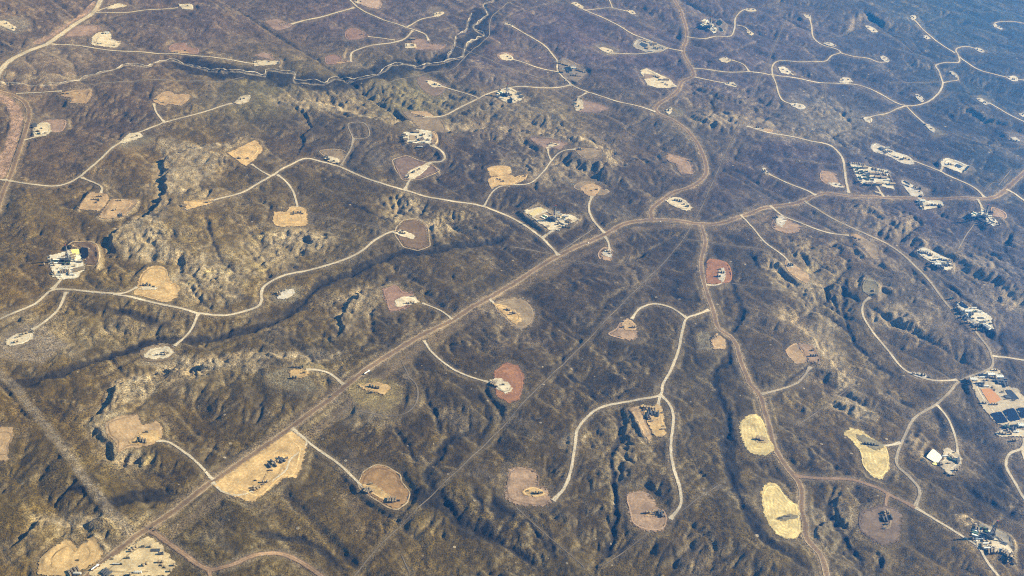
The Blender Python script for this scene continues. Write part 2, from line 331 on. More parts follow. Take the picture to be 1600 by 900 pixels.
# colour of the natural ground (as seen, sRGB 0..255; most haze is taken off in the code, some of its blue stays far right): x, y, r, g, b
GROUND = [(60,40,131,125,131),(300,30,125,119,131),(560,30,116,114,131),(760,100,110,108,125),(100,110,138,130,131),(420,140,132,132,115),(640,155,142,142,119),(860,170,130,130,115),(60,240,115,109,109),(180,180,112,106,112),(200,290,118,112,88),(40,350,122,115,90),(130,350,115,108,82),(330,260,115,100,72),(300,240,135,118,82),(460,215,108,100,95),(560,230,98,92,92),(760,240,87,83,87),(700,280,87,82,82),(500,300,105,92,75),(560,330,102,91,70),(300,380,138,118,78),(430,390,140,122,78),(620,330,101,91,70),(800,300,85,81,77),(900,380,87,81,73),(700,420,98,91,70),(600,480,100,90,68),(560,520,92,81,60),(480,470,110,102,78),(60,540,132,119,90),(220,500,130,115,90),(150,570,108,100,72),(330,540,110,105,75),(400,520,110,102,78),(60,640,115,105,78),(200,650,118,108,80),(60,750,114,103,74),(150,720,108,95,70),(250,790,111,98,69),(60,820,129,114,77),(340,640,95,78,55),(250,620,102,85,60),(430,620,98,82,62),(560,680,98,78,55),(420,800,106,84,61),(620,720,95,78,58),(720,640,89,77,57),(700,560,82,74,56),(860,520,80,73,58),(800,560,83,75,56),(940,450,85,80,68),(1000,400,85,81,70),(760,740,102,88,68),(640,850,114,87,58),(760,880,108,84,58),(900,820,100,84,63),(900,600,91,84,66),(860,720,96,85,65),(1000,560,91,84,67),(1000,720,101,91,70),(1100,600,87,77,61),(1100,780,100,87,66),(1000,870,100,87,66),(1060,440,87,82,73),(1180,460,95,90,75),(1180,560,92,85,70),(1240,640,98,90,70),(1180,730,100,88,68),(1150,880,100,90,69),(1280,700,92,88,70),(1300,880,105,100,75),(1450,860,108,102,75),(1350,740,98,92,72),(1500,760,105,102,82),(1300,540,118,112,82),(1280,440,115,110,82),(1330,480,105,105,82),(1450,560,110,110,85),(1400,650,112,108,82),(1560,700,100,108,112),(1450,480,110,118,115),(1540,600,105,116,120),(1550,500,102,116,131),(1560,420,98,118,144),(1440,350,85,102,131),(960,300,89,88,85),(1000,230,111,111,101),(1060,200,120,125,120),(1150,300,88,92,102),(1240,250,90,102,125),(1150,120,106,119,144),(1300,190,115,132,145),(1040,100,106,115,144),(900,60,112,115,138),(1200,60,110,125,162),(1350,100,92,120,175),(1500,130,70,120,206),(1500,30,78,135,238),(1400,220,78,102,156),(1560,260,65,102,175),(1330,350,98,105,108)]
# dry slopes where the soil shows, their sunlit paleness painted in: (x, y, radius x, radius y, weight)
TAN = [(300,262,55,42,.8),(285,232,45,14,.8),(225,362,40,26,.8),(240,395,45,14,.9),(330,430,60,40,.7),(460,372,70,26,.55),(430,400,60,30,.45),(640,345,40,26,.5),(215,610,45,22,.7),(300,570,120,12,.8),(450,556,80,10,.8),
 (180,665,40,20,.7),(110,815,70,12,.6),(60,525,110,40,.45),(230,515,90,22,.3),(565,470,30,22,.4),(500,164,70,9,.9),(690,199,130,9,.85),(900,215,60,12,.5),(1250,440,40,40,.55),(1285,530,30,50,.6),(1325,610,22,40,.6),(1400,492,50,14,.5),(1500,410,90,14,.35),(1590,470,20,20,.6),
 (1150,190,60,12,.5),(1240,215,60,10,.45),(1310,190,90,25,.3),(1330,360,60,30,.35),(890,690,14,18,.7),(870,265,80,22,.3),(30,120,50,6,.5),(1350,640,20,14,.7),(560,640,60,25,.35),(100,120,40,5,.5),(700,355,30,10,.6),(820,170,70,14,.3)]
# pads: (description, tile, outer polygon, outer colour, inner polygon, inner colour, equipment)
# equipment: K n / angle @ x,y  (T dark tank, t pale tank, S separator shed, W wellhead, F frac tank, H trailer, B metal building, C compressor, V pickup, G semi truck, P pipe rack, M soil pile)
A=(30,370,9); B9=(800,300,9); C6=(760,60,6.43); E6=(960,10,6.43); G9=(1310,230,9); H6=(1440,230,6.43); I9=(1400,360,9); J9=(1440,440,9); K6=(1480,560,6); L9=(1400,660,9); N8=(1470,790,8.18); O6=(40,790,6.154); Q9=(960,610,9); R9=(100,290,9); U9=(600,190,9); X7=(320,670,6.92)
PADS = [
 ('grey round pad at the upper left edge','00','-30,92 80,75 140,95 147,120 112,145 70,155 0,135 -30,130','dustgrey','-30,100 30,100 80,130 70,150 0,128 -30,118','cream','T2/25@32,112 S@60,136 W@45,122'),
 ('pale two-block pad below the wide road','00','300,150 340,115 470,115 480,140 430,175 290,178','pink','428,180 460,150 525,155 527,185 578,195 545,226 425,215','cream','B@500,158 T2/0@565,200 T3/0@465,208 S@535,215 V@445,200'),
 ('small pale pad at the top left','00','','', '490,45 520,20 560,15 605,30 560,40','cream','T1@515,28 S@530,24'),
 ('square cream pad near the top left','00','','','830,20 905,20 912,42 850,46','cream','T2/90@838,28 S@880,30'),
 ('red and tan pad north of the upper creek','00','780,215 810,195 880,200 892,220 940,230 935,255 880,257 785,242','redpink','795,240 850,232 890,240 890,253 798,253','tan','T3/0@825,248 S@868,241 W@845,240'),
 ('tan stepped pad south of the upper creek','00','','','285,430 345,415 430,415 434,445 422,470 410,488 325,490 330,462 282,462','tan','T3/0@318,441 S@297,442 W@375,440'),
 ('white pad beside the curving left road','00','180,570 230,560 315,565 317,600 290,627 235,625','pink','155,600 190,575 235,585 247,620 215,642 160,647 148,620','cream','F4/60@163,590 T2/20@180,618 T2/20@195,604 S@212,626 C@182,630'),
 ('tan two-lobed pad north of the left cliff','00','','','708,482 750,425 800,425 822,445 890,443 897,460 850,500 800,485 770,502','tan','T1@735,468 S@765,482 W@790,455'),
 ('small oval pad ending the left branch road','00','','','1092,482 1130,450 1182,445 1167,480 1120,497','cream','T2/-15@1127,469 S@1143,464'),
 ('small pad midway along the left branch road','00','560,672 600,632 720,640 715,660 640,690 575,690','dustgreen','555,668 600,630 660,625 677,640 640,660 580,672','cream','T2/-15@622,646 S@642,640'),
 ('yellowish pad by the left plateau crossroads',None,'','','353,237 377,226 400,220 413,235 400,250 384,261','straw','T2/20@374,248 S@387,248 W@395,238'),
 ('pale pad with dark bank at the upper creek',None,'392,88 410,80 424,82 427,92 440,94 440,98','pink','395,95 437,95 438,103 396,103','cream','T2/0@401,98 S@420,97 T3/80@435,99'),
 ('pink pad ending the upper straight road','10','28,100 90,83 160,103 185,115 112,152 90,152','pink','95,110 130,100 170,112 120,125','pinkpale','T2/15@125,109 S@140,114'),
 ('pink pad cut by the top edge','10','450,10 480,-20 580,-15 602,30 570,48 530,35 480,22','pinkpale','450,10 470,-5 500,5 480,20','cream','T2/20@472,6 S@490,10'),
 ('small grey pad beside the top creek road','10','795,62 820,30 860,30 887,60 860,82','dust','830,62 885,52 882,70 838,80','cream','T1@845,68 S@862,64'),
 ('larger red pad north of the creek road','10','408,152 440,128 500,138 542,170 480,187 425,190','redpink','480,165 540,170 490,181','pink','T2/15@498,162 S@517,167'),
 ('red pad where the creek road ends','10','313,272 340,253 390,253 420,283 447,283 400,302 325,310','redpink','370,287 447,283 445,292 380,301','tan','T2/10@400,288 S@420,289'),
 ('pad with dark berm in the creek bend','10','720,182 780,178 835,200 905,210 880,238 740,240','pink','696,202 750,204 757,226 696,234','cream','T4/90@705,215 T4/90@738,213 B@735,186 T2/20@812,202 S@826,207'),
 ('pink pad south of the creek with pale strip','10','738,370 790,348 850,378 905,400 882,440 840,462 780,432','pinkbrown','785,375 820,373 888,408 830,412','cream','T2/20@802,384 T3/20@840,399 S@860,404'),
 ('small pad ending the upper middle road',None,'778,35 790,32 808,40 800,45','dust','785,37 792,35 803,39 800,43','cream','T1@795,38 S@799,40'),
 ('small tan pad left of the tank yard road',None,'774,84 790,80 805,86 803,95 780,94','pink','778,87 790,84 803,89 801,95 785,94','cream','T2/15@793,89 S@798,92'),
 ('tan bench at the end of the hillside road','10','675,522 760,528 880,560 892,612 780,592 690,557','tandull','700,535 800,535 850,548 780,556','tan','T2/5@765,545 S@785,548'),
 ('crowded white pad on the north plateau',U9,'665,150 700,135 745,170 752,300 700,340 660,320','tan','262,170 300,140 420,160 440,105 690,140 670,330 560,345 400,345 290,325 255,250','white',
   'F3/75@285,200 F3/75@305,260 B@455,155 T2/0@590,145 T4/80@455,225 C@520,205 F4/-10@525,258 T3/0@555,190 H@550,300 T2/20@620,265 V@630,325 H@380,295 G@500,340 S@450,285 W@540,240 T2/0@640,210'),
 ('brown fenced pad beside the looping road','10','638,750 650,738 705,728 770,758 822,765 866,805 770,838 690,848 652,802','redbrown','690,838 716,800 810,763 830,765 745,842','cream','T3/-45@712,832 T3/-30@738,810 T2/-20@718,818 S@765,795 W@757,800'),
 ('tan pad with sheds on the plateau road','10','285,705 330,688 420,695 427,740 392,778 330,747','tandull','308,745 330,733 397,745 392,777','cream','T3/15@338,749 S@365,757 T2/0@330,739 S@380,768'),
 ('tan double pad right of the plateau road',None,'760,263 773,258 797,258 802,270 765,277','straw','763,277 800,270 805,278 826,272 824,282 800,290 777,291 767,298 760,285','straw','T3/15@779,281 S@786,284 W@772,284 S@820,276'),
 ('small white pad at the top centre','20','','','273,15 300,8 342,35 320,43','cream','T2/25@314,30 S@300,20'),
 ('small pale pad right of the top centre road','20','540,50 600,60 590,75 555,72','dust','525,45 570,50 585,65 560,71','cream','T1@545,52 S@565,62'),
 ('long tank yard with dark pit',E6,'','','175,400 225,325 330,345 540,405 490,450 440,462 330,465 205,425','grey','F4/15@300,352 H@345,365 T5/15@380,398 F3/15@330,425 T3/-60@435,430 C@400,425 T2/0@480,430 B@368,385 S@455,415 G@360,455'),
 ('square tank yard inside the road fork',C6,'','','722,230 760,205 900,265 1012,325 1010,350 960,400 905,468 790,402 722,340','dust','F5/15@800,268 F4/-80@735,250 T4/5@738,310 T4/15@750,345 B@870,305 C@820,335 T5/0@870,380 T4/0@930,386 F4/-50@925,320 F4/-50@960,330 H@850,350 V@905,360 T2/0@990,345 G@775,320'),
 ('drilling pad on the slope below the diagonal branch',C6,'','','85,580 150,500 260,490 395,602 300,652 190,657','cream','F3/55@330,560 F3/55@350,590 H@215,515 T3/60@140,520 C@240,575 H@150,610 F2/60@110,590 V@285,630 T2/0@320,635'),
 ('grey oval pad ending the long branch','20','380,218 420,200 505,232 492,258 438,258','dustgreen','398,226 430,220 482,240 460,257','cream','T2/10@465,246 S@450,240'),
 ('pale pad with brown pit left of the bend',E6,'','','250,655 320,640 420,680 540,735 650,800 545,820 430,805 330,780','cream','T3/20@405,706 F3/20@440,715 B@520,742 T3/25@520,790 C@450,745 S@485,770 F2/40@275,720 V@590,795'),
 ('pinkish pad hanging below the diagonal branch','20','280,492 300,460 340,465 420,478 475,510 400,532 310,528','pink','285,492 308,460 337,475 337,515 300,522','cream','T2/30@302,470 S@322,466 T2/0@312,500 T2/0@322,515 C@295,490'),
 ('white drilling pad at the upper right',E6,'1010,160 1060,145 1115,190 1110,240 1085,285 1040,285','dust','862,150 905,128 1000,200 1040,262 1000,292 930,245','white','F4/45@885,170 F4/45@905,205 T3/30@940,180 C@975,215 H@925,150 H@1000,245 T3/30@990,235 G@1005,275'),
 ('thin pale pad ending the upper right road','20','','','1085,40 1140,38 1152,55 1100,57','cream','T2/0@1110,46 S@1130,48'),
 ('small white pad off the upper right road','20','','','1093,150 1110,138 1137,160 1120,173','cream','T2/20@1118,158 S@1108,148'),
 ('small white oval pad right of the road bend','20','','','963,280 1000,264 1032,284 1010,298 980,291','cream','T2/15@1000,273 S@1015,283'),
 ('narrow pale pad beyond the fork on the right','20','','','990,390 1040,384 1057,400 1050,411 1000,401','cream','T2/15@1035,398 T1@1015,393 S@1046,403'),
 ('small pad inside the hairpin of the right road','20','712,520 745,495 822,518 790,547 728,547','dustgreen','714,520 740,498 757,514 735,547','cream','T2/60@733,520 S@740,510'),
 ('tan pad inside the big right bend','20','','','708,732 740,720 845,745 862,822 800,818 768,792 765,770 715,752','pinktan','T2/10@826,755 S@842,758 W@815,752'),
 ('pink pad on the northern rim','20','72,642 100,633 210,648 268,670 240,702 150,702 88,672','pink','150,692 180,664 232,678 192,697','cream','T2/0@183,676 S@205,680'),
 ('faint tan pad at the rim road end','20','280,690 360,688 440,720 400,740 330,742 300,722','tandull','300,695 335,695 345,708 315,712','tan','T2/10@318,701 S@332,705'),
 ('tan pad north of the haul road crossing',None,'890,293 903,283 927,282 945,295 957,299 945,306','tandull','903,292 925,286 942,294 932,308 918,307','tan','T2/15@924,299 S@932,297 W@915,295'),
 ('pale strip pad right of the straight pipeline','20','1080,590 1160,592 1230,615 1220,625 1150,612','tan','1100,592 1160,596 1200,612 1150,606','pale','T2/10@1150,600 S@1175,605'),
 ('small oval pad right of the pipeline',None,'1186,262 1195,259 1204,272 1198,277','dust','1188,263 1195,261 1202,271 1197,275','cream','T2/60@1195,268 S@1199,271'),
 ('tiny pale pad atop the right network','30','148,62 175,58 207,70 207,92 170,92','dust','160,65 200,68 205,90 172,88','pale','T2/60@195,76 S@182,72'),
 ('pale pad at the fork of the right network','30','','','253,200 290,198 327,215 310,224 270,213','pale','T2/15@312,216 S@285,205'),
 ('narrow pad on the faint upper right track','30','','','448,122 480,121 522,150 490,152','pale','T2/20@495,146 S@470,130'),
 ('tiny round pad ending the far diagonal road','30','','','663,75 690,74 697,90 675,96','pale','T1@682,86 S@675,80'),
 ('small pad beside the far diagonal road','30','','','718,165 750,164 767,185 740,190','pale','T2/20@742,180 S@730,172'),
 ('small pad ending the hooked right branch','30','','','523,265 545,260 574,285 560,294 530,281','pale','T2/25@562,284 S@545,274'),
 ('pale pad inside the loop of the right network','30','','','43,315 75,313 112,340 100,350 60,337','pale','T2/20@90,338 S@70,328'),
 ('small pad above the long right road','30','','','330,386 345,364 380,364 402,384 370,390','pale','T2/10@350,378 S@375,376'),
 ('pale pad at the end of the southbound spur','30','100,470 160,478 190,505 150,520','dustgreen','100,482 160,485 187,505 150,517 108,499','pale','T2/10@125,495 S@150,500'),
 ('pale pad north of the far junction','30','','','683,440 705,438 737,470 720,487','pale','T2/45@712,455 T1@728,470 S@700,450'),
 ('small pad west of the far junction','30','','','440,556 470,543 492,560 480,580 455,571','pale','T1@445,555 S@475,560'),
 ('pale pad south of the far junction','30','730,575 790,600 840,630 780,642','dustgreen','728,580 760,583 792,615 770,627','pale','T2/40@735,585 S@765,605'),
 ('small pad east of the far loop','30','','','843,335 865,333 897,360 880,367','pale','T2/40@855,345 S@875,355'),
 ('faint pad ending the far hooked road','30','','','958,225 990,223 1022,245 1000,250','pale','T2/10@980,235 S@1000,240'),
 ('tiny pad at the far right top corner','30','','','1058,108 1070,118 1107,135 1090,140 1065,128','pale','T2/20@1078,125 S@1090,131'),
 ('pale strip pad at the far right road','30','','','1108,360 1160,358 1177,380 1150,385','pale','T3/20@1150,374 S@1130,366'),
 ('pale pad starting the far right road','30','960,452 1000,452 1048,470 1040,490','dustgreen','968,460 1000,458 1042,485 1020,494','pale','T3/20@1015,482 S@990,470'),
 ('grey pad at the right edge up high','30','1113,620 1160,613 1230,650 1230,690 1140,667','dust','1130,645 1160,640 1190,665 1150,668','pale','T3/15@1145,660 S@1165,662'),
 ('small white pad at the right edge','30','','','1170,535 1200,525 1220,545 1195,552','pale','T1@1193,540 S@1200,535'),
 ('long pale yard beside the straight right road','30','475,682 500,670 600,708 672,740 695,770 640,773 560,732 490,712','pale','520,690 570,700 650,735 640,750 560,725','white','F4/30@535,700 F3/30@550,715 T4/15@570,712 H@560,695 T3/15@600,738 C@625,750 T2/15@640,745 S@660,750'),
 ('white rectangular pad with dark square pit','30','890,760 950,785 965,800 915,828 900,815','dust','798,767 835,735 900,765 942,783 908,822 812,787','white','T2/20@850,772 S@862,775 W@845,765'),
 ('dense compressor station',G9,'','','138,222 200,225 400,250 480,290 690,340 720,450 812,602 700,590 590,570 480,545 350,540 270,505 245,440 180,280','white',
   'C2/5@225,300 B@370,295 C3/5@350,350 B@420,370 C2/5@280,372 C3/10@330,440 C3/10@430,460 B@540,430 B@630,440 F5/5@540,378 F5/5@620,388 B@565,530 B@750,530 T4/10@640,520 F4/5@520,320 T4/10@600,340 C@650,350 T3/5@300,490 F3/5@400,520 F3/5@460,520 T4/60@150,240 T4/5@230,240 T5/5@310,255 T4/10@420,270 V@500,480 G@470,400 H@680,470 C2/10@380,410 C2/0@270,330 T3/60@715,420 T3/60@745,480'),
 ('faded tan pad left of the compressor station','30','238,800 270,793 325,815 332,850 375,885 300,878 240,852','pinktan','270,855 330,855 370,885 310,875','pale','T2/10@318,868 S@340,872'),
 ('grey pad with twin dark pits',G9,'850,470 900,430 1100,500 1300,600 1220,680 1000,690','dust','870,500 905,450 1160,580 1220,690 1010,700','pale','T3/30@1070,575 T2/60@1148,590 T2/60@1142,628 S@1100,600 F2/20@1170,690'),
 ('white tank yard below the haul road',None,'','','1429,313 1470,313 1477,322 1440,329','white','F3/60@1438,320 T3/60@1442,325 T3/0@1450,322 C2/0@1456,322 T3/0@1461,322 F3/0@1467,322 B@1440,315'),
 ('white drilling pad below the right bend',H6,'690,590 760,610 840,640 868,700 850,720 790,700 700,690','pinktan','515,682 570,655 620,615 700,690 740,710 792,790 720,803 620,782 560,722','white','C@600,700 F3/45@590,730 F3/45@620,755 T3/20@640,650 T3/20@700,655 H@680,700 F3/30@680,770 T3/30@730,750 T2/0@760,775 H@545,682 G@650,690 S@720,725'),
 ('pinkish pad below the haul road fork','31','12,167 40,108 85,115 100,130 167,160 150,192 90,197','pinktan','28,152 45,108 92,125 70,167','pale','T2/30@42,120 S@80,130 W@58,145'),
 ('long tan pad above the right ravine','31','372,205 420,193 522,270 528,322 480,302 418,252','tandull','375,205 415,198 440,220 420,235','tan','T3/30@405,216 S@428,226'),
 ('tan pad on the gullied spur','31','78,308 130,345 203,400 190,432 140,412 88,362','tan','85,330 110,330 130,350 105,358','pale','T2/30@100,346 T1@115,346 S@108,340'),
 ('white yard on the ledge below the ridge',I9,'','','250,342 330,280 400,245 560,360 680,400 782,480 797,570 700,592 600,560 400,440','white',
   'F4/20@365,315 T3/20@400,330 T2/30@440,335 T3/20@490,345 C@530,430 H@570,380 C2/10@640,420 B@575,490 F4/10@620,517 F4/10@690,492 T4/20@700,430 T3/30@745,440 H@650,475 G@560,450 V@480,420 C@600,455 T3/10@760,500 V@380,380'),
 ('white triangular yard beside the right road',J9,'350,275 380,215 440,210 478,240 470,310','dust','490,250 690,360 760,375 1002,520 970,600 1010,780 930,690 800,640 700,645 540,470 478,372','white',
   'T3/30@520,310 T3/30@520,395 T2/30@515,410 B@640,430 F3/15@665,450 C@730,475 T3/25@700,515 F4/25@600,520 T3/25@655,585 H@810,432 H@730,382 P@830,520 P@855,575 F4/20@755,620 C2/20@800,650 T4/30@835,690 B@905,690 T3/20@930,660 G@900,560 V@780,560 C@420,245'),
 ('raised grey pad ending the right loop','31','','','432,472 455,404 520,430 518,497 480,497','dustgreen','T3/-60@495,465 S@498,480 W@480,455'),
 ('pink pad with long rows on the hill shoulder','31','72,742 130,700 150,720 190,800 130,812','tan','122,700 215,708 262,817 215,810 190,800','pinktan','T4/0@211,771 S@208,745 W@195,760'),
 ('pale strip pad on the loop road','31','640,840 740,848 770,880 690,872','dust','650,842 740,852 752,875 690,867','pale','T3/10@690,856 T3/15@725,862 S@740,866'),
 ('pale ponds facility at the right edge',K6,'','','180,212 300,160 430,85 500,125 545,250 640,270 740,360 740,640 470,630 375,505 320,460','dustcream',
   'B@240,205 C3/10@290,235 T4/60@215,225 H@320,185 C2/10@345,180 T4/20@355,205 B@405,160 T4/10@425,190 B@480,185 F5/60@490,200 C2/10@460,220 F4/10@500,235 T3/0@450,118 H@345,262 T3/50@430,290 F3/50@560,372 T3/10@345,425 T4/0@440,437 V@490,150 V@315,445 S@515,320 T2/0@620,400'),
 ('pale tank pad below the ponds',K6,'480,640 720,600 740,620 740,800 560,815 500,770','dust','445,700 470,680 560,672 700,650 740,660 740,740 600,740 490,745','cream','T4/10@515,712 C2/20@560,655 T4/60@580,690 T5/10@620,640 H@640,695 B@690,635 T2/0@625,775 F3/20@600,660'),
 ('pinkish pad hanging from the haul road','21','398,292 430,258 466,265 487,300 470,327 418,327','pinktan','415,285 440,262 465,275 472,310 430,305','pale','T3/10@450,281 T2/10@456,292 S@440,272'),
 ('white pad inside the road hook by the crossing','21','','','708,45 750,23 800,28 853,75 820,97 760,67','cream','T3/10@768,42 T3/20@788,46 S@805,60 C@820,70'),
 ('square red pad right of the southbound road','21','920,308 1015,323 1032,430 985,437 910,432 903,370','red','958,402 970,355 997,348 1007,385 990,432','pale','T2/10@965,381 T2/10@986,381 T3/10@968,398 S@975,365'),
 ('pinkish pad at the end of the arching road','21','440,670 480,640 510,605 545,592 590,620 600,690 560,705 500,690','pinktan','508,610 545,593 587,620 590,655 520,650','tan','T2/10@520,610 T3/0@570,636 S@520,636 W@550,620'),
 ('tan pad in the bend of the southbound road','21','870,660 930,650 940,730 880,740','dustgreen','928,690 960,658 1002,690 1007,748 940,742','tan','T2/-20@952,682 T2/-20@968,674 S@945,690'),
 ('round tan pad just below the haul road',None,'763,472 800,462 826,467 840,485 836,508 815,519 800,512 780,495','tandull','766,473 790,477 812,490 818,502 806,509 785,493','straw','T3/20@794,485 T2/20@803,490 S@798,492'),
 ('drilling pad with large tan pit',B9,'','','142,292 250,235 400,180 490,225 620,285 700,298 870,315 965,402 850,452 640,565 540,560 220,352','cream','T3/10@690,490 T3/10@712,478 T3/10@740,490 T3/10@790,440 H@670,330 H@760,350 F3/-35@800,415 F4/35@555,300 H@640,300 G@640,430 V@620,540 C@660,400 F2/35@500,500 B@615,350 V@655,545'),
 ('tan stepped pad below the left crossroads','11','','','73,150 78,95 145,90 150,66 240,73 247,162 120,170','straw','T2/90@176,103 T2/0@203,100 S@215,104 W@165,125'),
 ('brown round pad at the head of the ravine','11','658,160 690,128 750,128 803,160 818,245 760,282 690,262 648,200','brownpad','632,190 680,176 755,208 742,222 680,206','cream','T3/10@668,190 T3/10@692,196 S@680,186'),
 ('small pad below the ravine road','11','55,490 110,455 180,440 215,450 190,510 100,520','dustgreen','90,502 120,460 180,448 187,480 150,507','pale','T2/-20@104,476 T3/-20@124,468 S@112,484'),
 ('reddish pad left of the haul road','11','580,450 650,433 700,463 745,463 772,510 700,552 620,572 597,510','redpink','638,510 690,490 750,493 773,520 720,537 660,542','cream','T3/0@712,526 T2/0@730,523 S@735,491'),
 ('faded grey pad left of the haul road','11','52,850 150,823 230,835 260,880 300,930 200,950 60,900','dustgreen','148,835 200,818 258,833 242,866 160,888','straw','T3/0@178,823 T3/0@205,822 T3/0@180,874 S@225,850'),
 ('round red pad in the dark sagebrush',None,'770,580 790,566 812,571 821,590 814,625 795,633 775,620 771,600','red','762,593 780,589 800,600 804,612 790,617 775,607','cream','F3/20@771,600 T2/20@776,605 S@786,602 W@793,608'),
 ('left half of the twin pad',R9,'','','185,335 370,100 480,110 590,125 650,170 610,280 500,380 230,360','tan','T4/0@460,203 T2/0@515,160 T2/0@545,148 S@450,250 S@485,210 W@520,190'),
 ('right half of the twin pad',R9,'','','470,465 550,330 650,200 740,190 1030,205 1040,250 970,370 830,470 610,495','tan','T2/-20@715,352 F2/-20@800,425 T2/0@785,220 W@740,320'),
 ('large white drilling pad above the left road',A,'690,160 760,105 1000,100 1110,160 1150,350 1090,440 900,420 880,220','brownpad','380,290 560,240 720,235 860,215 895,380 940,480 840,590 680,605 540,592 470,565','white',
   'T2/70@425,300 T2/70@470,340 T3/70@480,375 T1@495,410 T2/80@490,520 V@520,568 H2/-8@640,445 H@610,440 F5/-5@640,500 F3/80@800,475 F3/80@830,470 F3/80@855,465 H@745,545 C2/60@700,300 F4/60@680,300 C2/60@710,400 V@590,575 T2/0@770,350 G@560,330 H@560,545 V@690,500'),
 ('straw pad ending the plateau road','01','','','848,45 960,33 1012,28 1000,57 900,77 878,88','straw','T3/-10@988,48 S@970,52 F2/60@860,66'),
 ('swirled yellow pad in the badlands','01','648,400 700,353 780,363 802,425 848,450 837,490 780,517 690,492 618,475 640,440','straw','638,452 680,433 745,445 740,462 680,457','cream','T3/5@678,441 T2/5@697,441 S@720,447'),
 ('pale oval pad at the left edge','01','0,690 70,640 170,600 300,720 200,795 100,800 0,780 -40,760','dust','20,700 70,660 160,648 152,690 100,722 40,732','cream','T3/-20@90,681 T3/-20@115,669 T2/-20@78,706 S@132,666 W@105,690'),
 ('pale oval pad north of the small cliff','01','640,750 700,715 800,705 835,750 800,800 720,805 670,795','tandull','667,762 720,728 800,718 822,750 790,782 720,792 680,782','cream','T3/-5@745,766 T3/-5@768,761 S@787,757 W@705,764'),
 ('bare tan patch at the left edge','02','','','-30,195 60,198 72,240 42,300 42,367 -30,370','tan',''),
 ('tan two-lobed pad on the promontory','02','488,170 560,143 657,138 662,200 740,183 772,220 763,260 700,292 600,322 545,352 538,270 498,240','tan','598,272 650,235 740,223 762,262 680,292 600,297','straw','T2/-10@650,273 F3/-10@668,270 S@688,228'),
 ('yellow earthworks at the lower left',O6,'','','500,400 650,285 762,430 700,545 540,640 440,690 100,690 115,520 250,380 430,325','straw','F4/-25@460,638 H@500,635 V@500,530'),
 ('storage yard beside the lower left junction',O6,'','','560,690 700,570 1170,285 1285,340 1455,550 1455,592 1370,690','yard','H@1080,650 T1@1045,655 T3/-30@1150,575 T2/0@1300,550 T3/30@1320,590 P@1250,435 C@1300,470 T1@1205,402 S@1130,402 T4/-40@1040,425 S@985,510 F4/30@780,650 T1@1430,580 T1@1395,637 G@880,570 V@830,520'),
 ('long tan pad against the haul road',X7,'60,590 900,20 960,20 1110,150 1105,270 1050,480 1000,550 880,540 520,800 340,725 190,690','straw','690,400 830,310 920,300 870,460 560,690 400,720 480,690 620,590','straw','T4/-25@760,375 F3/-25@720,395 F3/-25@830,352 T2/-20@885,325 T2/-20@553,660 T2/-20@580,645 T2/-20@632,608 T2/-20@660,585 S@715,455 V@545,565'),
 ('tan pad ending the lower straight road','12','503,410 560,378 610,383 677,418 682,455 722,500 712,552 662,592 620,582 488,507 478,470','tandark','488,465 560,468 605,498 662,540 652,562 610,562 500,507','straw','F3/20@522,502 T3/20@535,507 S@541,470 F4/0@635,545 T3/0@648,550 W@590,500'),
 ('olive ringed pad beside the haul road',None,'540,603 570,590 605,592 630,603 626,628 600,645 568,640 548,622','olivepad','556,602 590,595 615,603 602,619 575,613','straw','T3/10@580,605 T3/10@589,607 S@580,614'),
 ('pinkish two-lobed pad left of the dry wash',None,'790,730 830,724 844,740 843,758 858,760 863,775 868,782 855,796 808,791 784,780','pinktan','811,770 828,761 850,765 856,776 820,777','straw','T2/0@832,771 T3/0@839,772 S@846,771 V@824,768'),
 ('pinkish two-lobed pad right of the dry wash',None,'974,766 1010,761 1026,780 1028,795 1040,794 1048,812 1041,832 1010,836 984,825 978,800','pinktan','1004,804 1022,796 1038,798 1040,808 1010,812','tan','T3/0@1012,802 T3/0@1021,801 F2/0@1030,803 S@1035,801'),
 ('terraced tan pad in the road fork',Q9,'175,290 350,200 480,500 545,660 490,765 395,650 300,430','tan','355,200 560,208 620,180 690,240 742,665 560,680 480,500 400,350','straw','T4/5@450,250 T5/5@505,265 T4/5@470,283 F4/5@520,340 F3/5@560,340 H@585,300 T3/60@500,395 S@515,430 V@655,325 V@685,510 S@685,550 W@600,420'),
 ('yellow striped pad left of the southbound road',None,'1153,660 1167,648 1187,646 1197,665 1206,690 1213,700 1200,716 1170,711 1157,690','yellow','1172,683 1185,677 1203,685 1203,693 1186,693','strawdull','T2/10@1184,687 S@1191,689'),
 ('big yellow striped pad lower down the southbound road',None,'1187,768 1197,754 1213,757 1235,780 1248,786 1251,805 1255,835 1240,844 1215,836 1199,820 1190,790','yellow','1211,808 1224,802 1252,801 1247,814 1216,816','dustgreen','T3/0@1229,808 S@1222,809'),
 ('curved yellow pad near the right road','32','343,232 380,203 430,208 530,283 562,300 578,390 540,442 490,427 448,390 430,320 388,270','yellow','400,242 440,238 530,278 552,300 510,322 440,292','dustgreen','T2/10@460,283 T2/10@488,287 T2/10@512,290'),
 ('brown pad below the right road','32','418,590 490,578 520,558 605,570 638,620 632,740 560,772 480,742 418,692','pinkbrown','528,590 572,590 575,692 522,692','tandull','T3/80@545,612 F3/0@550,636 T2/80@555,605 T2/0@543,680 S@560,645'),
 ('grey work pad beside the white lined pit',L9,'','','580,600 660,500 640,400 700,348 800,390 862,440 955,540 870,682 750,745 640,650','dustcream','T4/30@770,498 C2/25@800,540 F3/25@840,550 S@740,582 T3/0@840,682 T3/30@722,735 S@805,745 T3/30@625,592 V@870,655 V@805,435 H@790,520'),
 ('cream drilling pad at the lower right corner',N8,'480,240 700,330 860,400 930,540 880,560 700,430 560,360 450,340','greypit','380,440 440,345 480,235 500,240 480,330 700,440 800,470 900,560 922,722 860,692 500,545','cream',
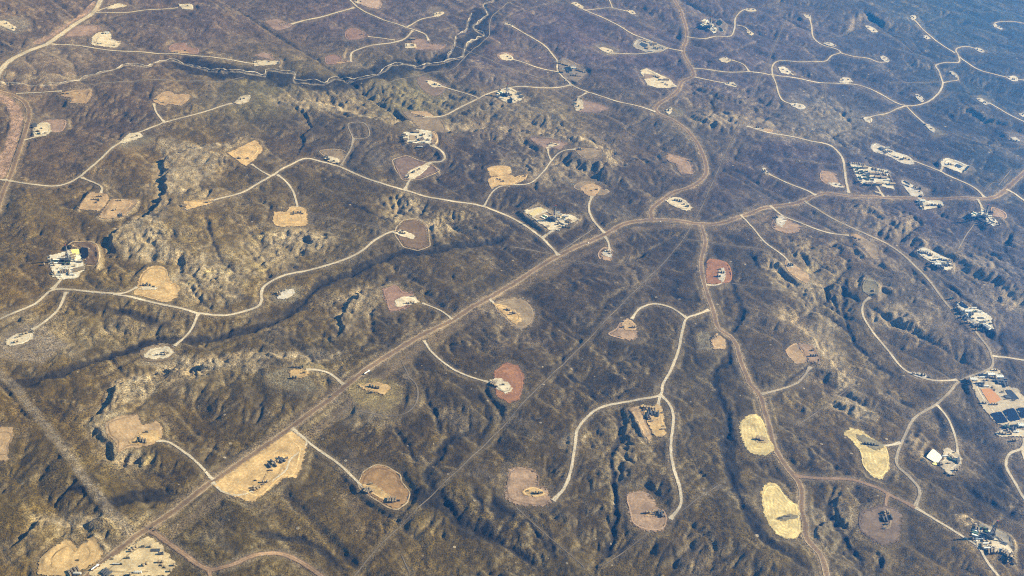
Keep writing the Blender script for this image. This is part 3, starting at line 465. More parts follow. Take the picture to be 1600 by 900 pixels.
   'H@560,495 T3/10@600,485 H@635,480 T4/10@640,540 F4/15@590,530 T3/10@690,592 F3/25@810,600 F3/25@870,640 T4/70@905,655 T3/60@905,690 C2/20@560,340 C2/20@600,370 F4/20@540,355 G@480,440 T3/0@420,435 V@450,460 S@435,290 V@760,560'),
]
# rigs: (description, tile, x, y, height m, heading deg)
RIGS = [('large white drilling pad above the left road',A,690,352,43,-8),('drilling pad with large tan pit',B9,590,405,43,30),('drilling pad on the slope below the diagonal branch',C6,205,580,40,40),
        ('white drilling pad at the upper right',E6,955,215,40,40),('white drilling pad below the right bend',H6,625,715,40,40),('cream drilling pad at the lower right corner',N8,630,415,43,20)]
# ponds and pits: (name, tile, polygon, colour)
PONDS = [
 ('orange_pond',K6,'302,310 410,287 508,400 402,438','orangewater'),('slate_pond',K6,'540,295 598,290 680,380 602,390','slatewater'),
 ('blue_pond',K6,'404,507 503,492 578,594 477,610','bluewater'),('blue_pond',K6,'521,490 618,476 690,575 592,590','bluewater'),('blue_pond',K6,'652,471 740,455 800,540 740,560 705,565','bluewater'),
 ('dark_pit',A,'872,222 975,222 990,340 925,388 885,330','pitwater'),('yellow_pit',A,'730,247 858,236 866,308 768,318','yellowpit'),('pale_pit',A,'772,322 876,320 892,372 780,382','palepit'),
 ('tan_pit',B9,'300,368 490,268 600,348 445,435','tanpit'),('dark_pit',C6,'200,628 255,622 262,648 215,652','pitwater'),('dark_pit',C6,'772,292 842,282 866,322 812,345','pitwater'),
 ('dark_pit',E6,'265,372 335,395 325,425 250,395','slatewater'),('brown_pit',E6,'295,680 385,690 392,718 310,712','brownpit'),('dark_pit',E6,'1022,160 1060,152 1085,185 1060,205 1030,195','pitwater'),('dark_pit',E6,'1045,220 1080,240 1088,275 1060,270','pitwater'),
 ('dark_pit',H6,'320,202 350,176 408,206 380,234','slatewater'),('dark_pit',H6,'412,256 458,206 480,216 432,262','pitwater'),('dark_pit',G9,'918,468 1008,515 1000,532 912,488','pitwater'),('dark_pit',G9,'910,525 1000,548 996,560 915,540','pitwater'),
 ('dark_pit',H6,'590,715 625,705 650,745 620,755','bluewater'),('dark_pit',J9,'525,302 560,292 660,350 640,392 545,350','bluewater'),('white_lined_pit',L9,'412,500 510,387 658,490 582,588','whiteliner'),('yellow_pit',L9,'500,582 585,566 568,618 512,600','yellowpit'),
 ('straw_pit',B9,'225,335 380,215 470,228 290,362','strawpit'),('tan_pit',U9,'365,195 445,205 440,295 350,285','tanpit'),
]
VEHICLES = [('white pickup truck driving on the haul road near the crossroads','V',919,380,30),('dark pickup truck parked beside the lower left junction','D',237,826,30),('second dark pickup parked at the lower left junction','D',242,829,30),('white pickup truck on the haul road left of the hairpin','V',1031,347,0),
 ('white truck on the haul road above the olive pad','G',573,583,33),('dark truck on the haul road below the olive pad','D',517,620,33),('dark pickup truck on the curving road at the left edge','D',41,193,70),('dark truck on the upper right haul road','D',1063,20,70),('white truck on the haul road at the lower left yard','G',148,888,35),('white pickup on the haul road before the far bend','V',1233,317,15)]
# ------------------------------------------------------------------ terrain as a height map
X0, X1, Y0, Y1, RES = -2150.0, 2450.0, 1000.0, 4850.0, 3.0
NX, NY = int((X1-X0)/RES)+1, int((Y1-Y0)/RES)+1
gx = X0+np.arange(NX, dtype=np.float32)*RES; gy = Y0+np.arange(NY, dtype=np.float32)*RES
GX, GY = np.meshgrid(gx, gy)
def sample(Z, x, y):
    fx = np.clip((np.asarray(x)-X0)/RES, 0, NX-1.001); fy = np.clip((np.asarray(y)-Y0)/RES, 0, NY-1.001)
    ix = fx.astype(int); iy = fy.astype(int); fx = fx-ix; fy = fy-iy
    return Z[iy, ix]*(1-fx)*(1-fy)+Z[iy, ix+1]*fx*(1-fy)+Z[iy+1, ix]*(1-fx)*fy+Z[iy+1, ix+1]*fx*fy
def to_ground(px, Z):
    """where the sight line of a photo pixel meets the height map"""
    p = plane_xy(px, 0.0)
    for _ in range(6):
        z = sample(Z, p[:, 0], p[:, 1])
        d = rays(px); t = (z-CAM_H)/d[:, 2]
        p = .4*p + .6*d[:, :2]*t[:, None]
    return p
def window(p, m):
    x0 = max(0, int((p[:, 0].min()-m-X0)/RES)); x1 = min(NX, int((p[:, 0].max()+m-X0)/RES)+2)
    y0 = max(0, int((p[:, 1].min()-m-Y0)/RES)); y1 = min(NY, int((p[:, 1].max()+m-Y0)/RES)+2)
    return (slice(y0, y1), slice(x0, x1)) if x1 > x0+1 and y1 > y0+1 else None
def seg(px, py, a, b):
    d = b-a; L = max(float(np.hypot(*d)), 1e-6); d = d/L
    rx = px-a[0]; ry = py-a[1]
    t = np.clip(rx*d[0]+ry*d[1], 0, L)
    ex = rx-t*d[0]; ey = ry-t*d[1]
    return np.sqrt(ex*ex+ey*ey), d[0]*ry-d[1]*rx, t, L       # distance, left positive, along, length
def line_field(p, m, wx=None, wy=None):
    """distance to a line, signed side and place along it, over a window of the map (chunked)"""
    w = window(p, m)
    if w is None: return None
    px = GX[w] + (wx[w] if wx is not None else 0); py = GY[w] + (wy[w] if wy is not None else 0)
    D = np.full(px.shape, 1e9, np.float32); Sd = np.zeros_like(D); A = np.zeros_like(D); s = 0
    ox, oy = w[1].start, w[0].start
    for i in range(len(p)-1):
        ww = window(p[i:i+2], m)
        L = float(np.hypot(*(p[i+1]-p[i])))
        if ww is not None:
            l = (slice(ww[0].start-oy, ww[0].stop-oy), slice(ww[1].start-ox, ww[1].stop-ox))
            d, side, t, _ = seg(px[l], py[l], p[i], p[i+1])
            k = d < D[l]
            D[l] = np.where(k, d, D[l]); Sd[l] = np.where(k, np.sign(side), Sd[l]); A[l] = np.where(k, s+t, A[l])
        s += L
    return w, D, Sd, A, s
def sstep(x): x = np.clip(x, 0, 1); return x*x*(3-2*x)

WX = 9*perlin(GX/34, GY/34, 11)+6*perlin(GX/14, GY/14, 12)+14*perlin(GX/110, GY/110, 15); WY = 9*perlin(GX/34, GY/34, 13)+6*perlin(GX/14, GY/14, 14)+14*perlin(GX/110, GY/110, 16)
WX2 = 26*perlin(GX/75, GY/75, 17); WY2 = 26*perlin(GX/75, GY/75, 18)
n700 = fbm(GX, GY, 720, 2, 1); n220 = fbm(GX+.6*GY, GY, 240, 4, 3, .45)
# dendritic draws: ridged noise, deeper where it folds
wv = 40*perlin(GX/150, GY/150, 21)
ridge = 1-np.abs(perlin((GX+wv)/330, (GY-wv)/330, 5)); ridge2 = 1-np.abs(perlin((GX-wv)/120, (GY+wv)/120, 6))
ridge3 = 1-np.abs(perlin((GX+.4*wv)/64+.3*perlin(GX/90, GY/90, 23), (GY+.4*wv)/64, 8))
Zb = 11*n700 + 10.5*n220 - 5.0*ridge**8 - 3.0*ridge2**10*(.4+.6*np.clip(n700+.5, 0, 1)) - 1.3*ridge3**12*np.clip(.4+n220, 0, 1)
Z0 = Zb.copy()
def base_xy(px): return to_ground(px, Z0)
BARE = np.zeros_like(Zb); YEL = np.zeros_like(Zb); DARK = np.zeros_like(Zb); SAND = np.zeros_like(Zb); RUG = np.zeros_like(Zb)
for (x, y, rx, ry, rug, yel) in BAD:
    c = base_xy(np.array([(x, y)]))[0]; c0 = plane_xy([(x, y)])[0]; ex = abs(plane_xy([(x+rx, y)])[0]-c0)[0]; ey = abs(plane_xy([(x, y-ry)])[0]-c0)[1]
    w = window(np.array([c-(ex*1.5, ey*1.5), c+(ex*1.5, ey*1.5)]), 0)
    d = np.sqrt(((GX[w]-c[0])/ex)**2+((GY[w]-c[1])/ey)**2) + .35*fbm(GX[w], GY[w], 120, 2, 31)
    f = sstep(1.25-d)
    RUG[w] = np.maximum(RUG[w], rug*f); YEL[w] = np.maximum(YEL[w], yel*f)
rr = 1-np.abs(perlin((GX+.5*wv)/62, (GY+.5*wv)/62, 41)); rr2 = 1-np.abs(perlin(GX/27+3, GY/27, 42))
RUG = np.clip(RUG+.22*sstep((fbm(GX, GY, 420, 2, 33)+.1)/.6), 0, 1)
Zb -= RUG*(4.5*rr**6 + 2.0*rr2**6 - 1.5)
for (h, cw, lh, ll, cwt, s) in SCARPS:
    p = smooth_line(base_xy(S(s)), 14)
    kw = 1.0 if cw < 12 else .55
    f = line_field(p, 2.6*max(lh, ll), kw*WX+(1-kw)*WX2, kw*WY+(1-kw)*WY2)
    if f is None: continue
    w, D, Sd, A, L = f
    taper = sstep(np.minimum(A, L-A)/min(70, .25*L)+.08)
    d = -Sd*D                                     # positive on the low side
    sw = sstep((d+cw*.5)/cw)
    Zb[w] += h*taper*((1-sw)*.55*np.exp(-D/lh) - sw*.45*np.exp(-D/ll))
    face = np.exp(-(np.clip(d-cw*.2, -1e3, 1e3)/(cw*.8+9))**2)*taper
    back = np.where(d < 0, np.exp(-D/34), 0)*taper
    BARE[w] = np.maximum(BARE[w], cwt*np.maximum(face*.95, back*(.75+.35*perlin(GX[w]/30, GY[w]/30, 51))))
for (dep, gw, dw, s) in GULLIES:
    if dw < 13: dep *= .75; dw *= .75
    p = smooth_line(base_xy(S(s)), 12)
    f = line_field(p, 8*gw+3*dw,   .6*WX, .6*WY)
    if f is None: continue
    w, D, Sd, A, L = f
    taper = sstep(np.minimum(A, L-A)/min(90, .3*L)+.15)
    Zb[w] -= taper*(1.15*dep*np.exp(-(D/(.75*gw))**2) + .35*dep*np.exp(-(D/(4*gw))**2))
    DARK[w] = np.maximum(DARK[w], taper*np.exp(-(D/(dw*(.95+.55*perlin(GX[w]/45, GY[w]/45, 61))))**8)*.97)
for s, wd in ((CREEK, 3.5), (CREEK2, 2.5)):
    p = smooth_line(base_xy(S(s)), 8)
    w, D, Sd, A, L = line_field(p, 60, .25*WX, .25*WY)
    Zb[w] -= 2.2*np.exp(-(D/(wd*1.2))**2); SAND[w] = np.maximum(SAND[w], .45*np.exp(-(D/wd)**4))
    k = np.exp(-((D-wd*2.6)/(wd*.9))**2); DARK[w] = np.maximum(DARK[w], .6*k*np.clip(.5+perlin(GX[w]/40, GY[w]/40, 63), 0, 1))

def box(Z, k):
    for ax in (0, 1):
        c = np.cumsum(np.pad(Z, [(k+1, k) if a == ax else (0, 0) for a in (0, 1)], mode='edge'), axis=ax, dtype=np.float64)
        n = Z.shape[ax]
        Z = ((np.take(c, np.arange(2*k+1, n+2*k+1), ax)-np.take(c, np.arange(0, n), ax))/(2*k+1)).astype(np.float32)
    return Z
def rills(Z, cell, blur, seed):
    """water-cut rills: stripes that run down whatever slope they lie on"""
    gy1, gx1 = np.gradient(box(box(Z, blur), blur), RES)
    g = np.sqrt(gx1**2+gy1**2)+1e-5; qx = (-gy1/g).astype(np.float32); qy = (gx1/g).astype(np.float32)
    X = GX/cell; Y = GY/cell; ix = np.floor(X); iy = np.floor(Y); fx_ = X-ix; fy_ = Y-iy; ix = ix.astype(np.int32); iy = iy.astype(np.int32)
    acc = np.zeros_like(X); wt = np.zeros_like(X)
    for i in (-1, 0, 1):
        for j in (-1, 0, 1):
            h = _hash(ix+i, iy+j, seed); hx = (h & np.uint32(1023)).astype(np.float32)/1023; hy = ((h >> np.uint32(10)) & np.uint32(1023)).astype(np.float32)/1023; ph = ((h >> np.uint32(20)) & np.uint32(1023)).astype(np.float32)/1023*2.0
            vx = fx_-i-hx; vy = fy_-j-hy
            w_ = np.clip(1-(vx*vx+vy*vy)/1.3, 0, 1); w_ = w_*w_
            acc += w_*np.cos((vx*qx+vy*qy)*7.0+ph); wt += w_
    return acc/np.maximum(wt, .12), g
for cell, blur, amp, sd_ in ((150, 8, 8.0, 501), (70, 4, 5.6, 502), (36, 2, 3.6, 503)):
    r_, g_ = rills(Zb, cell, blur, sd_)
    ch_ = (1-np.abs(r_))**2.6
    Zb -= amp*np.clip((g_-.015)/.13, 0, 1.2)*(.45+.6*RUG)*(ch_-.25)
# drainage: rain runs down over the land and cuts a branching net of draws
import heapq
def drain(Z):
    H_, W_ = Z.shape; z = Z.ravel().tolist(); n = H_*W_
    par = [-1]*n; done = bytearray(n); order = []; hp = []
    for k in list(range(W_))+list(range(n-W_, n))+list(range(0, n, W_))+list(range(W_-1, n, W_)):
        if not done[k]: done[k] = 1; hp.append((z[k], k))
    heapq.heapify(hp); pop = heapq.heappop; push = heapq.heappush; offs = (-1, 1, -W_, W_, -W_-1, -W_+1, W_-1, W_+1)
    while hp:
        zz, k = pop(hp); order.append(k); c_ = k % W_
        inner = 0 < c_ < W_-1 and W_ <= k < n-W_
        if not inner and par[k] == -1 and False: continue
        for o in offs:
            q = k+o
            if q < 0 or q >= n or done[q] or abs(q % W_-c_) > 1: continue
            done[q] = 1; par[q] = k; v = z[q]
            push(hp, (v if v > zz else zz+1e-4, q))
    acc = [1.0]*n
    for k in reversed(order):
        if par[k] >= 0: acc[par[k]] += acc[k]
    return np.array(acc, np.float32).reshape(H_, W_)
Zc = (Zb+1.4*perlin(GX/38, GY/38, 701)+.9*perlin(GX/17, GY/17, 702))[::2, ::2]
lg = np.log2(np.maximum(drain(Zc)/14.0, 1.0)); lg = np.minimum(lg, 11.0)
def up2(A):
    o = np.zeros((A.shape[0]*2, A.shape[1]*2), np.float32); B = np.pad(A, ((0, 1), (0, 1)), mode='edge')
    o[::2, ::2] = A; o[1::2, ::2] = (A+B[1:, :-1])/2; o[::2, 1::2] = (A+B[:-1, 1:])/2; o[1::2, 1::2] = (A+B[1:, :-1]+B[:-1, 1:]+B[1:, 1:])/4
    return o[:NY, :NX]
lgu = up2(lg)
cut = 1.5*box(.66*lgu, 1)+2.2*box(box(.30*lgu, 4), 4)
Zb -= cut*(.75+.5*RUG)
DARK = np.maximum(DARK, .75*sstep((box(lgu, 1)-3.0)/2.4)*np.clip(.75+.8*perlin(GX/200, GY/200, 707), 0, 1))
print('drainage', round(time.time()-T0, 1))
# ------------------------------------------------------------------ level the pads and grade the roads into it
FLAT = np.zeros_like(Zb)
def inside(px, py, poly):
    r = np.zeros(px.shape, bool); n = len(poly)
    for i in range(n):
        a = poly[i]; b = poly[(i+1) % n]
        if a[1] == b[1]: continue
        c = ((a[1] > py) != (b[1] > py)) & (px < (b[0]-a[0])*(py-a[1])/(b[1]-a[1])+a[0])
        r ^= c
    return r
def poly_mask(poly, m):
    w = window(poly, m+4)
    if w is None: return None
    cl = np.vstack([poly, poly[:1]])
    D = np.full(GX[w].shape, 1e9, np.float32)
    for i in range(len(poly)):
        D = np.minimum(D, seg(GX[w], GY[w], cl[i], cl[i+1])[0])
    D = np.where(inside(GX[w], GY[w], poly), -D, D)
    return w, D
def plane_fit(pts, Z, lim):
    z = sample(Z, pts[:, 0], pts[:, 1]); c = pts.mean(0)
    Am = np.c_[pts-c, np.ones(len(pts))]
    k = np.linalg.lstsq(Am, z, rcond=None)[0]
    g = math.hypot(k[0], k[1])
    if g > lim: k[:2] *= lim/g
    return c, k
pads = []
for (desc, tile, op, oc, ip, ic, eq) in PADS:
    P = dict(desc=desc, tile=tile, oc=oc, ic=ic, eq=eq)
    for key, s in (('outer', op), ('inner', ip)):
        P[key] = to_ground(S(s, tile), Zb) if s else None
    pads.append(P)
ponds = [(n, to_ground(S(s, t), Zb), c) for (n, t, s, c) in PONDS]
Zf = Zb.copy()
LIFT = {'large white drilling': 6, 'white yard on the ledge': 6, 'white drilling pad at the upper': 6, 'raised grey': 5, 'cream drilling pad': 4, 'white rectangular': 3.5, 'left half of': 3, 'right half of': 2, 'white triangular': 3, 'beside the curving': 3, 'dense comp': 2, 'two-lobed pad on the prom': 3, 'long tan pad above': 3, 'crowded white': 2}
for P in pads:
    allp = np.vstack([q for q in (P['outer'], P['inner']) if q is not None])
    big = P['inner'] if P['inner'] is not None else P['outer']
    c, k = plane_fit(allp, Zb, .006 if any(inside(q.mean(0)[:1], q.mean(0)[1:], b_)[0] for (_, q, _c) in ponds for b_ in (P['inner'], P['outer']) if b_ is not None) else .05)
    lift = next((v for q, v in LIFT.items() if q in P['desc']), 0); k[2] += lift
    for key in ('outer', 'inner'):
        if P[key] is None: continue
        r = poly_mask(P[key], 22)
        if r is None: continue
        w, D = r
        pl = k[0]*(GX[w]-c[0])+k[1]*(GY[w]-c[1])+k[2]
        a = sstep((16-D)/11) if not lift else sstep((9-D)/6)
        Zf[w] = Zf[w]*(1-a)+pl*a; FLAT[w] = np.maximum(FLAT[w], a)
roads = [(n, k, wd, smooth_line(to_ground(S(s), Zf), 7.0)) for (n, k, wd, s) in ROADS]
tracks = [(k, wd, smooth_line(to_ground(S(s), Zf), 9.0)) for (k, wd, s) in TRACKS]
scars = [(wd, c, smooth_line(to_ground(S(s), Zf), 9.0)) for (wd, c, s) in SCARS]
def gsmooth(v, n):
    k = np.hanning(2*n+3)[1:-1]; k /= k.sum()
    return np.convolve(np.pad(v, n, mode='edge'), k, mode='valid')
def grade(p, wd, blend, nsm, mx=1.0):
    z = gsmooth(sample(Zf, p[:, 0], p[:, 1]), nsm)
    m = wd*.5+blend
    num = None
    w = window(p, m)
    if w is None: return
    D = np.full(GX[w].shape, 1e9, np.float32); Zr = np.zeros_like(D); ox, oy = w[1].start, w[0].start
    for i in range(len(p)-1):
        ww = window(p[i:i+2], m)
        if ww is None: continue
        l = (slice(ww[0].start-oy, ww[0].stop-oy), slice(ww[1].start-ox, ww[1].stop-ox))
        d, side, t, L = seg(GX[ww], GY[ww], p[i], p[i+1])
        k = d < D[l]
        D[l] = np.where(k, d, D[l]); Zr[l] = np.where(k, z[i]+(z[i+1]-z[i])*t/L, Zr[l])
    a = mx*sstep((m-D)/(blend-3.5))
    Zf[w] = Zf[w]*(1-a)+Zr*a; FLAT[w] = np.maximum(FLAT[w], a)
for (n, k, wd, p) in roads: grade(p, wd+(14 if k == 'main' else 2), 11, 7)
for (k, wd, p) in tracks: grade(p, wd, 8, 3, .9)
for (wd, c, p) in scars: grade(p, wd, 8, 3, .8)
for (h, bw, s) in BERMS:
    p = smooth_line(to_ground(S(s), Zf), 8)
    f = line_field(p, 5*bw, .25*WX, .25*WY)
    if f is None: continue
    w, D, Sd, A, L = f
    bump = h*1.25*np.exp(-(D/(bw*1.15))**2)*(.8+.5*perlin(GX[w]/14, GY[w]/14, 71))
    Zf[w] += bump; BARE[w] = np.maximum(BARE[w], .75*np.exp(-(D/(bw*1.8))**2)); FLAT[w] *= 1-.6*np.exp(-(D/(bw*2))**2)
rough = (1.2*fbm(GX, GY, 42, 2, 81)+1.0*perlin(GX/15, GY/15, 84)+1.1*perlin(GX/7.3, GY/7.3, 85))
Zg = Zf + rough*(1-FLAT)*(.55+.6*RUG)
def zat(x, y): return sample(Zg, x, y)
print('terrain', round(time.time()-T0, 1))

# ------------------------------------------------------------------ colour of the ground
SOIL = {'bank':(.62,.60,.54),'cream':(0.433,0.388,0.305),'white':(0.453,0.428,0.369),'pale':(0.394,0.369,0.330),'tan':(.300,.215,.125),'tandull':(0.197,0.153,0.098),'tandark':(.245,.155,.07),'straw':(.385,.275,.135),'strawdull':(0.325,0.256,0.138),'yellow':(0.413,0.339,0.167),
 'pink':(0.221,0.157,0.123),'pinkpale':(0.295,0.221,0.178),'pinktan':(.255,.180,.122),'pinkbrown':(0.148,0.110,0.080),'red':(.215,.108,.055),'redpink':(0.202,0.129,0.098),'redbrown':(0.148,0.104,0.080),'brownpad':(0.128,0.087,0.051),
 'dust':(0.167,0.142,0.118),'dustgrey':(0.157,0.142,0.123),'dustgreen':(0.148,0.133,0.089),'dustcream':(0.335,0.295,0.227),'grey':(0.265,0.246,0.216),'yard':(0.394,0.320,0.197),'olivepad':(0.167,0.133,0.059),'greypit':(0.236,0.212,0.167)}
RECL = {'dust':.6,'dustgrey':.6,'dustgreen':.5,'olivepad':.85}
def lin(c): c = np.asarray(c, float)/255.0; return np.where(c <= .04045, c/12.92, ((c+.055)/1.055)**2.4)
AIR = np.array([[[0.008, 0.054, 0.138], [0.01, 0.066, 0.166], [0.013, 0.086, 0.216], [0.02, 0.133, 0.326]], [[0.006, 0.039, 0.103], [0.006, 0.045, 0.119], [0.009, 0.06, 0.154], [0.013, 0.089, 0.226]], [[0.004, 0.03, 0.081], [0.005, 0.034, 0.09], [0.006, 0.044, 0.116], [0.009, 0.065, 0.168]], [[0.004, 0.025, 0.068], [0.004, 0.027, 0.074], [0.005, 0.035, 0.093], [0.007, 0.05, 0.134]]])      # light the haze adds along the sight line, over the picture (measured on a black plain)
LIGHT = np.array([[[2.02, 1.72, 1.04], [2.0, 1.71, 1.06], [2.0, 1.7, 1.03], [1.99, 1.66, 0.95]], [[2.02, 1.79, 1.21], [2.0, 1.78, 1.23], [2.02, 1.78, 1.21], [2.01, 1.74, 1.12]], [[2.01, 1.82, 1.34], [2.03, 1.84, 1.36], [2.04, 1.83, 1.33], [2.02, 1.8, 1.25]], [[2.0, 1.84, 1.4], [2.01, 1.86, 1.42], [2.04, 1.86, 1.39], [2.01, 1.83, 1.34]]])    # what white ground would show there (measured)
def field(T, x, y):
    u = min(max((x/1600-.04)/.92*3, 0), 2.999); v = min(max((y/900-.05)/.9*3, 0), 2.999); i, j = int(u), int(v); u -= i; v -= j
    return T[j, i]*(1-u)*(1-v)+T[j, i+1]*u*(1-v)+T[j+1, i]*(1-u)*v+T[j+1, i+1]*u*v
cx, cy = np.meshgrid(np.linspace(X0, X1, 120), np.linspace(Y0, Y1, 110))
num = np.zeros(cx.shape+(3,)); den = np.zeros(cx.shape)
for (x, y, r, g, b) in GROUND:
    c = plane_xy([(x, y)])[0]; d2 = (cx-c[0])**2+(cy-c[1])**2*.7
    wgt = 1/(d2+90.0**2)**1.6
    lc = lin((r, g, b)); lc = lc*.90; alb = np.maximum(lc-field(AIR, x, y), np.array([.2, .3, .3])*lc)/field(LIGHT, x, y); alb[1] = min(max(alb[1], .74*alb[0]), 1.25*alb[0]); alb[2] = min(max(alb[2], .28*alb[1]), 1.3*alb[1]); num += wgt[..., None]*alb; den += wgt
cc = num/den[..., None]
fx = (GX-X0)/(X1-X0)*119*.9999; fy = (GY-Y0)/(Y1-Y0)*109*.9999
ix = fx.astype(int); iy = fy.astype(int); ax = (fx-ix)[..., None]; ay = (fy-iy)[..., None]
COL = cc[iy, ix]*(1-ax)*(1-ay)+cc[iy, ix+1]*ax*(1-ay)+cc[iy+1, ix]*(1-ax)*ay+cc[iy+1, ix+1]*ax*ay
warm_ = np.clip(1.15-(GX*.0003+GY*.00028), 0, 1)[..., None]      # ground colour warmed towards the near left to offset the haze's blue
COL = COL.astype(np.float32)*.92*(1+warm_*np.array([.06, -.01, -.20], np.float32))
patch = fbm(GX+.3*GY, GY, 190, 3, 91, .6); patch2 = fbm(GX, GY, 48, 3, 95, .6)
COL *= (1+.20*patch+.30*patch2)[..., None]
blend_t = np.clip((fbm(GX+.5*GY, GY*.9, 130, 4, 92, .62)-.25)/.5, 0, 1)[..., None]
COL = COL*(1-.25*blend_t)+.25*blend_t*np.array([.150, .126, .096], np.float32)      # thin cover, soil showing
pc = fbm(GX, GY, 300, 2, 99)
COL *= np.stack([1+.05*pc, 1+.0*pc, 1-.06*pc], -1)
def blend(a, c):
    global COL
    a = np.clip(a, 0, 1)[..., None]; COL = COL*(1-a)+np.array(c, np.float32)*a
gy_, gx_ = np.gradient(Zg, RES); slope = np.sqrt(gx_**2+gy_**2)
blend(.55*sstep((slope-.22)/.4)*(.5+.5*np.clip(RUG+BARE, 0, 1)), (.17, .145, .095))
blend(.30*YEL*np.clip(.5+1.1*fbm(GX, GY, 60, 2, 101), 0, 1), (.24, .19, .10))
blend(.85*np.clip(YEL*1.4-.3, 0, 1)*sstep((fbm(GX, GY, 55, 3, 105)-.12)/.4), (.36, .29, .13))
blend(.8*BARE, (.27, .215, .135))
for i, (x, y, rx, ry, a_) in enumerate(TAN):
    c = to_ground(np.array([(x, y)]), Zg)[0]; c0 = plane_xy([(x, y)])[0]; ex = abs(plane_xy([(x+rx, y)])[0]-c0)[0]; ey = abs(plane_xy([(x, y-ry)])[0]-c0)[1]
    w = window(np.array([c-(ex*1.6, ey*1.6), c+(ex*1.6, ey*1.6)]), 0)
    d = np.sqrt(((GX[w]-c[0])/ex)**2+((GY[w]-c[1])/ey)**2)+.55*fbm(GX[w], GY[w], 70, 4, 600+i, .65)
    a_ = np.clip(a_*sstep((1.25-d)/.8)*(.8+.6*fbm(GX[w], GY[w], 18, 2, 640+i)), 0, 1)[..., None]
    COL[w] = COL[w]*(1-a_)+np.array([.235, .196, .132], np.float32)*a_
blend(.22*FLAT*(1-.3*patch2), (.17, .14, .095))
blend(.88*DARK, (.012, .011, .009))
blend(.85*SAND, (.45, .40, .33))
SC = {'scar':(.185,.155,.115),'scar2':(.135,.100,.062),'pinkscar':(.27,.185,.14)}
def paint_line(p, wd, c, alpha, seed, soft=5.0):
    f = line_field(p, wd*.5+3*soft)
    if f is None: return
    w, D, Sd, A, L = f
    d = D-wd*.5+soft*.9*fbm(GX[w], GY[w], 24, 3, seed, .7)
    a = np.clip(alpha*sstep((soft*.5-d)/soft)*(.85+.6*fbm(GX[w], GY[w], 17, 3, seed+9, .7)), 0, 1)[..., None]
    COL[w] = COL[w]*(1-a)+np.array(c, np.float32)*a
for i, (wd, c, p) in enumerate(scars): paint_line(p, wd, SC[c], .9 if c == 'pinkscar' else .62 if c == 'scar' else .42, 400+i, 3.5)
for i, (n, k, wd, p) in enumerate(roads):
    if k == 'main': paint_line(p, wd+7, (.205, .158, .100), .85, 500+i, 3.0)
    else: paint_line(p, wd+5, (.125, .100, .068), .7, 500+i, 4.0)
for i, P in enumerate(pads):                       # reseeded ground around the pads: part of the natural cover
    if P['outer'] is None or P['oc'] not in RECL: continue
    r = poly_mask(P['outer'], 26)
    if r is None: continue
    w, D = r
    D = D+4*fbm(GX[w], GY[w], 26, 3, 200+i, .7)
    a = (RECL[P['oc']]*sstep((3-D)/6)*(.9+.5*fbm(GX[w]+.4*GY[w], GY[w]*1.4, 22, 3, 300+i, .7)))[..., None]
    a = np.clip(a, 0, 1)
    COL[w] = COL[w]*(1-a)+np.array(SOIL[P['oc']], np.float32)*a
COL = np.clip(COL, .006, .8)

# ------------------------------------------------------------------ materials
MATS = {}
def nodes(name):
    mt = bpy.data.materials.new(name); mt.use_nodes = True
    n = mt.node_tree; n.nodes.clear()
    o = n.nodes.new('ShaderNodeOutputMaterial'); b = n.nodes.new('ShaderNodeBsdfPrincipled'); n.links.new(b.outputs[0], o.inputs[0])
    b.inputs['Roughness'].default_value = .95
    b.inputs['Specular IOR Level'].default_value = .15
    return mt, n, b
def N(n, t, **kw):
    x = n.nodes.new(t)
    for k, v in kw.items(): setattr(x, k, v)
    return x
def noise(n, co, scale, detail=2, rough=.55):
    x = n.nodes.new('ShaderNodeTexNoise'); x.inputs['Scale'].default_value = scale; x.inputs['Detail'].default_value = detail; x.inputs['Roughness'].default_value = rough
    n.links.new(co, x.inputs['Vector']); return x.outputs[0]
def remap(n, v, a, b, c, d):
    x = n.nodes.new('ShaderNodeMapRange'); x.inputs[1].default_value = a; x.inputs[2].default_value = b; x.inputs[3].default_value = c; x.inputs[4].default_value = d
    n.links.new(v, x.inputs[0]); return x.outputs[0]
def mul(n, a, b):
    x = n.nodes.new('ShaderNodeMath'); x.operation = 'MULTIPLY'; n.links.new(a, x.inputs[0])
    if isinstance(b, float): x.inputs[1].default_value = b
    else: n.links.new(b, x.inputs[1])
    return x.outputs[0]
def scale_col(n, c, f):
    x = n.nodes.new('ShaderNodeVectorMath'); x.operation = 'SCALE'; n.links.new(c, x.inputs[0]); n.links.new(f, x.inputs['Scale']); return x.outputs[0]
def mixc(n, f, a, b):
    x = n.nodes.new('ShaderNodeMix'); x.data_type = 'RGBA'
    if isinstance(f, float): x.inputs[0].default_value = f
    else: n.links.new(f, x.inputs[0])
    for s, v in ((6, a), (7, b)):
        if isinstance(v, tuple): x.inputs[s].default_value = (*v, 1)
        else: n.links.new(v, x.inputs[s])
    return x.outputs[2]
def bump(n, b, h, dist, strength=1.0):
    x = n.nodes.new('ShaderNodeBump'); x.inputs['Distance'].default_value = dist; x.inputs['Strength'].default_value = strength
    n.links.new(h, x.inputs['Height']); n.links.new(x.outputs[0], b.inputs['Normal'])
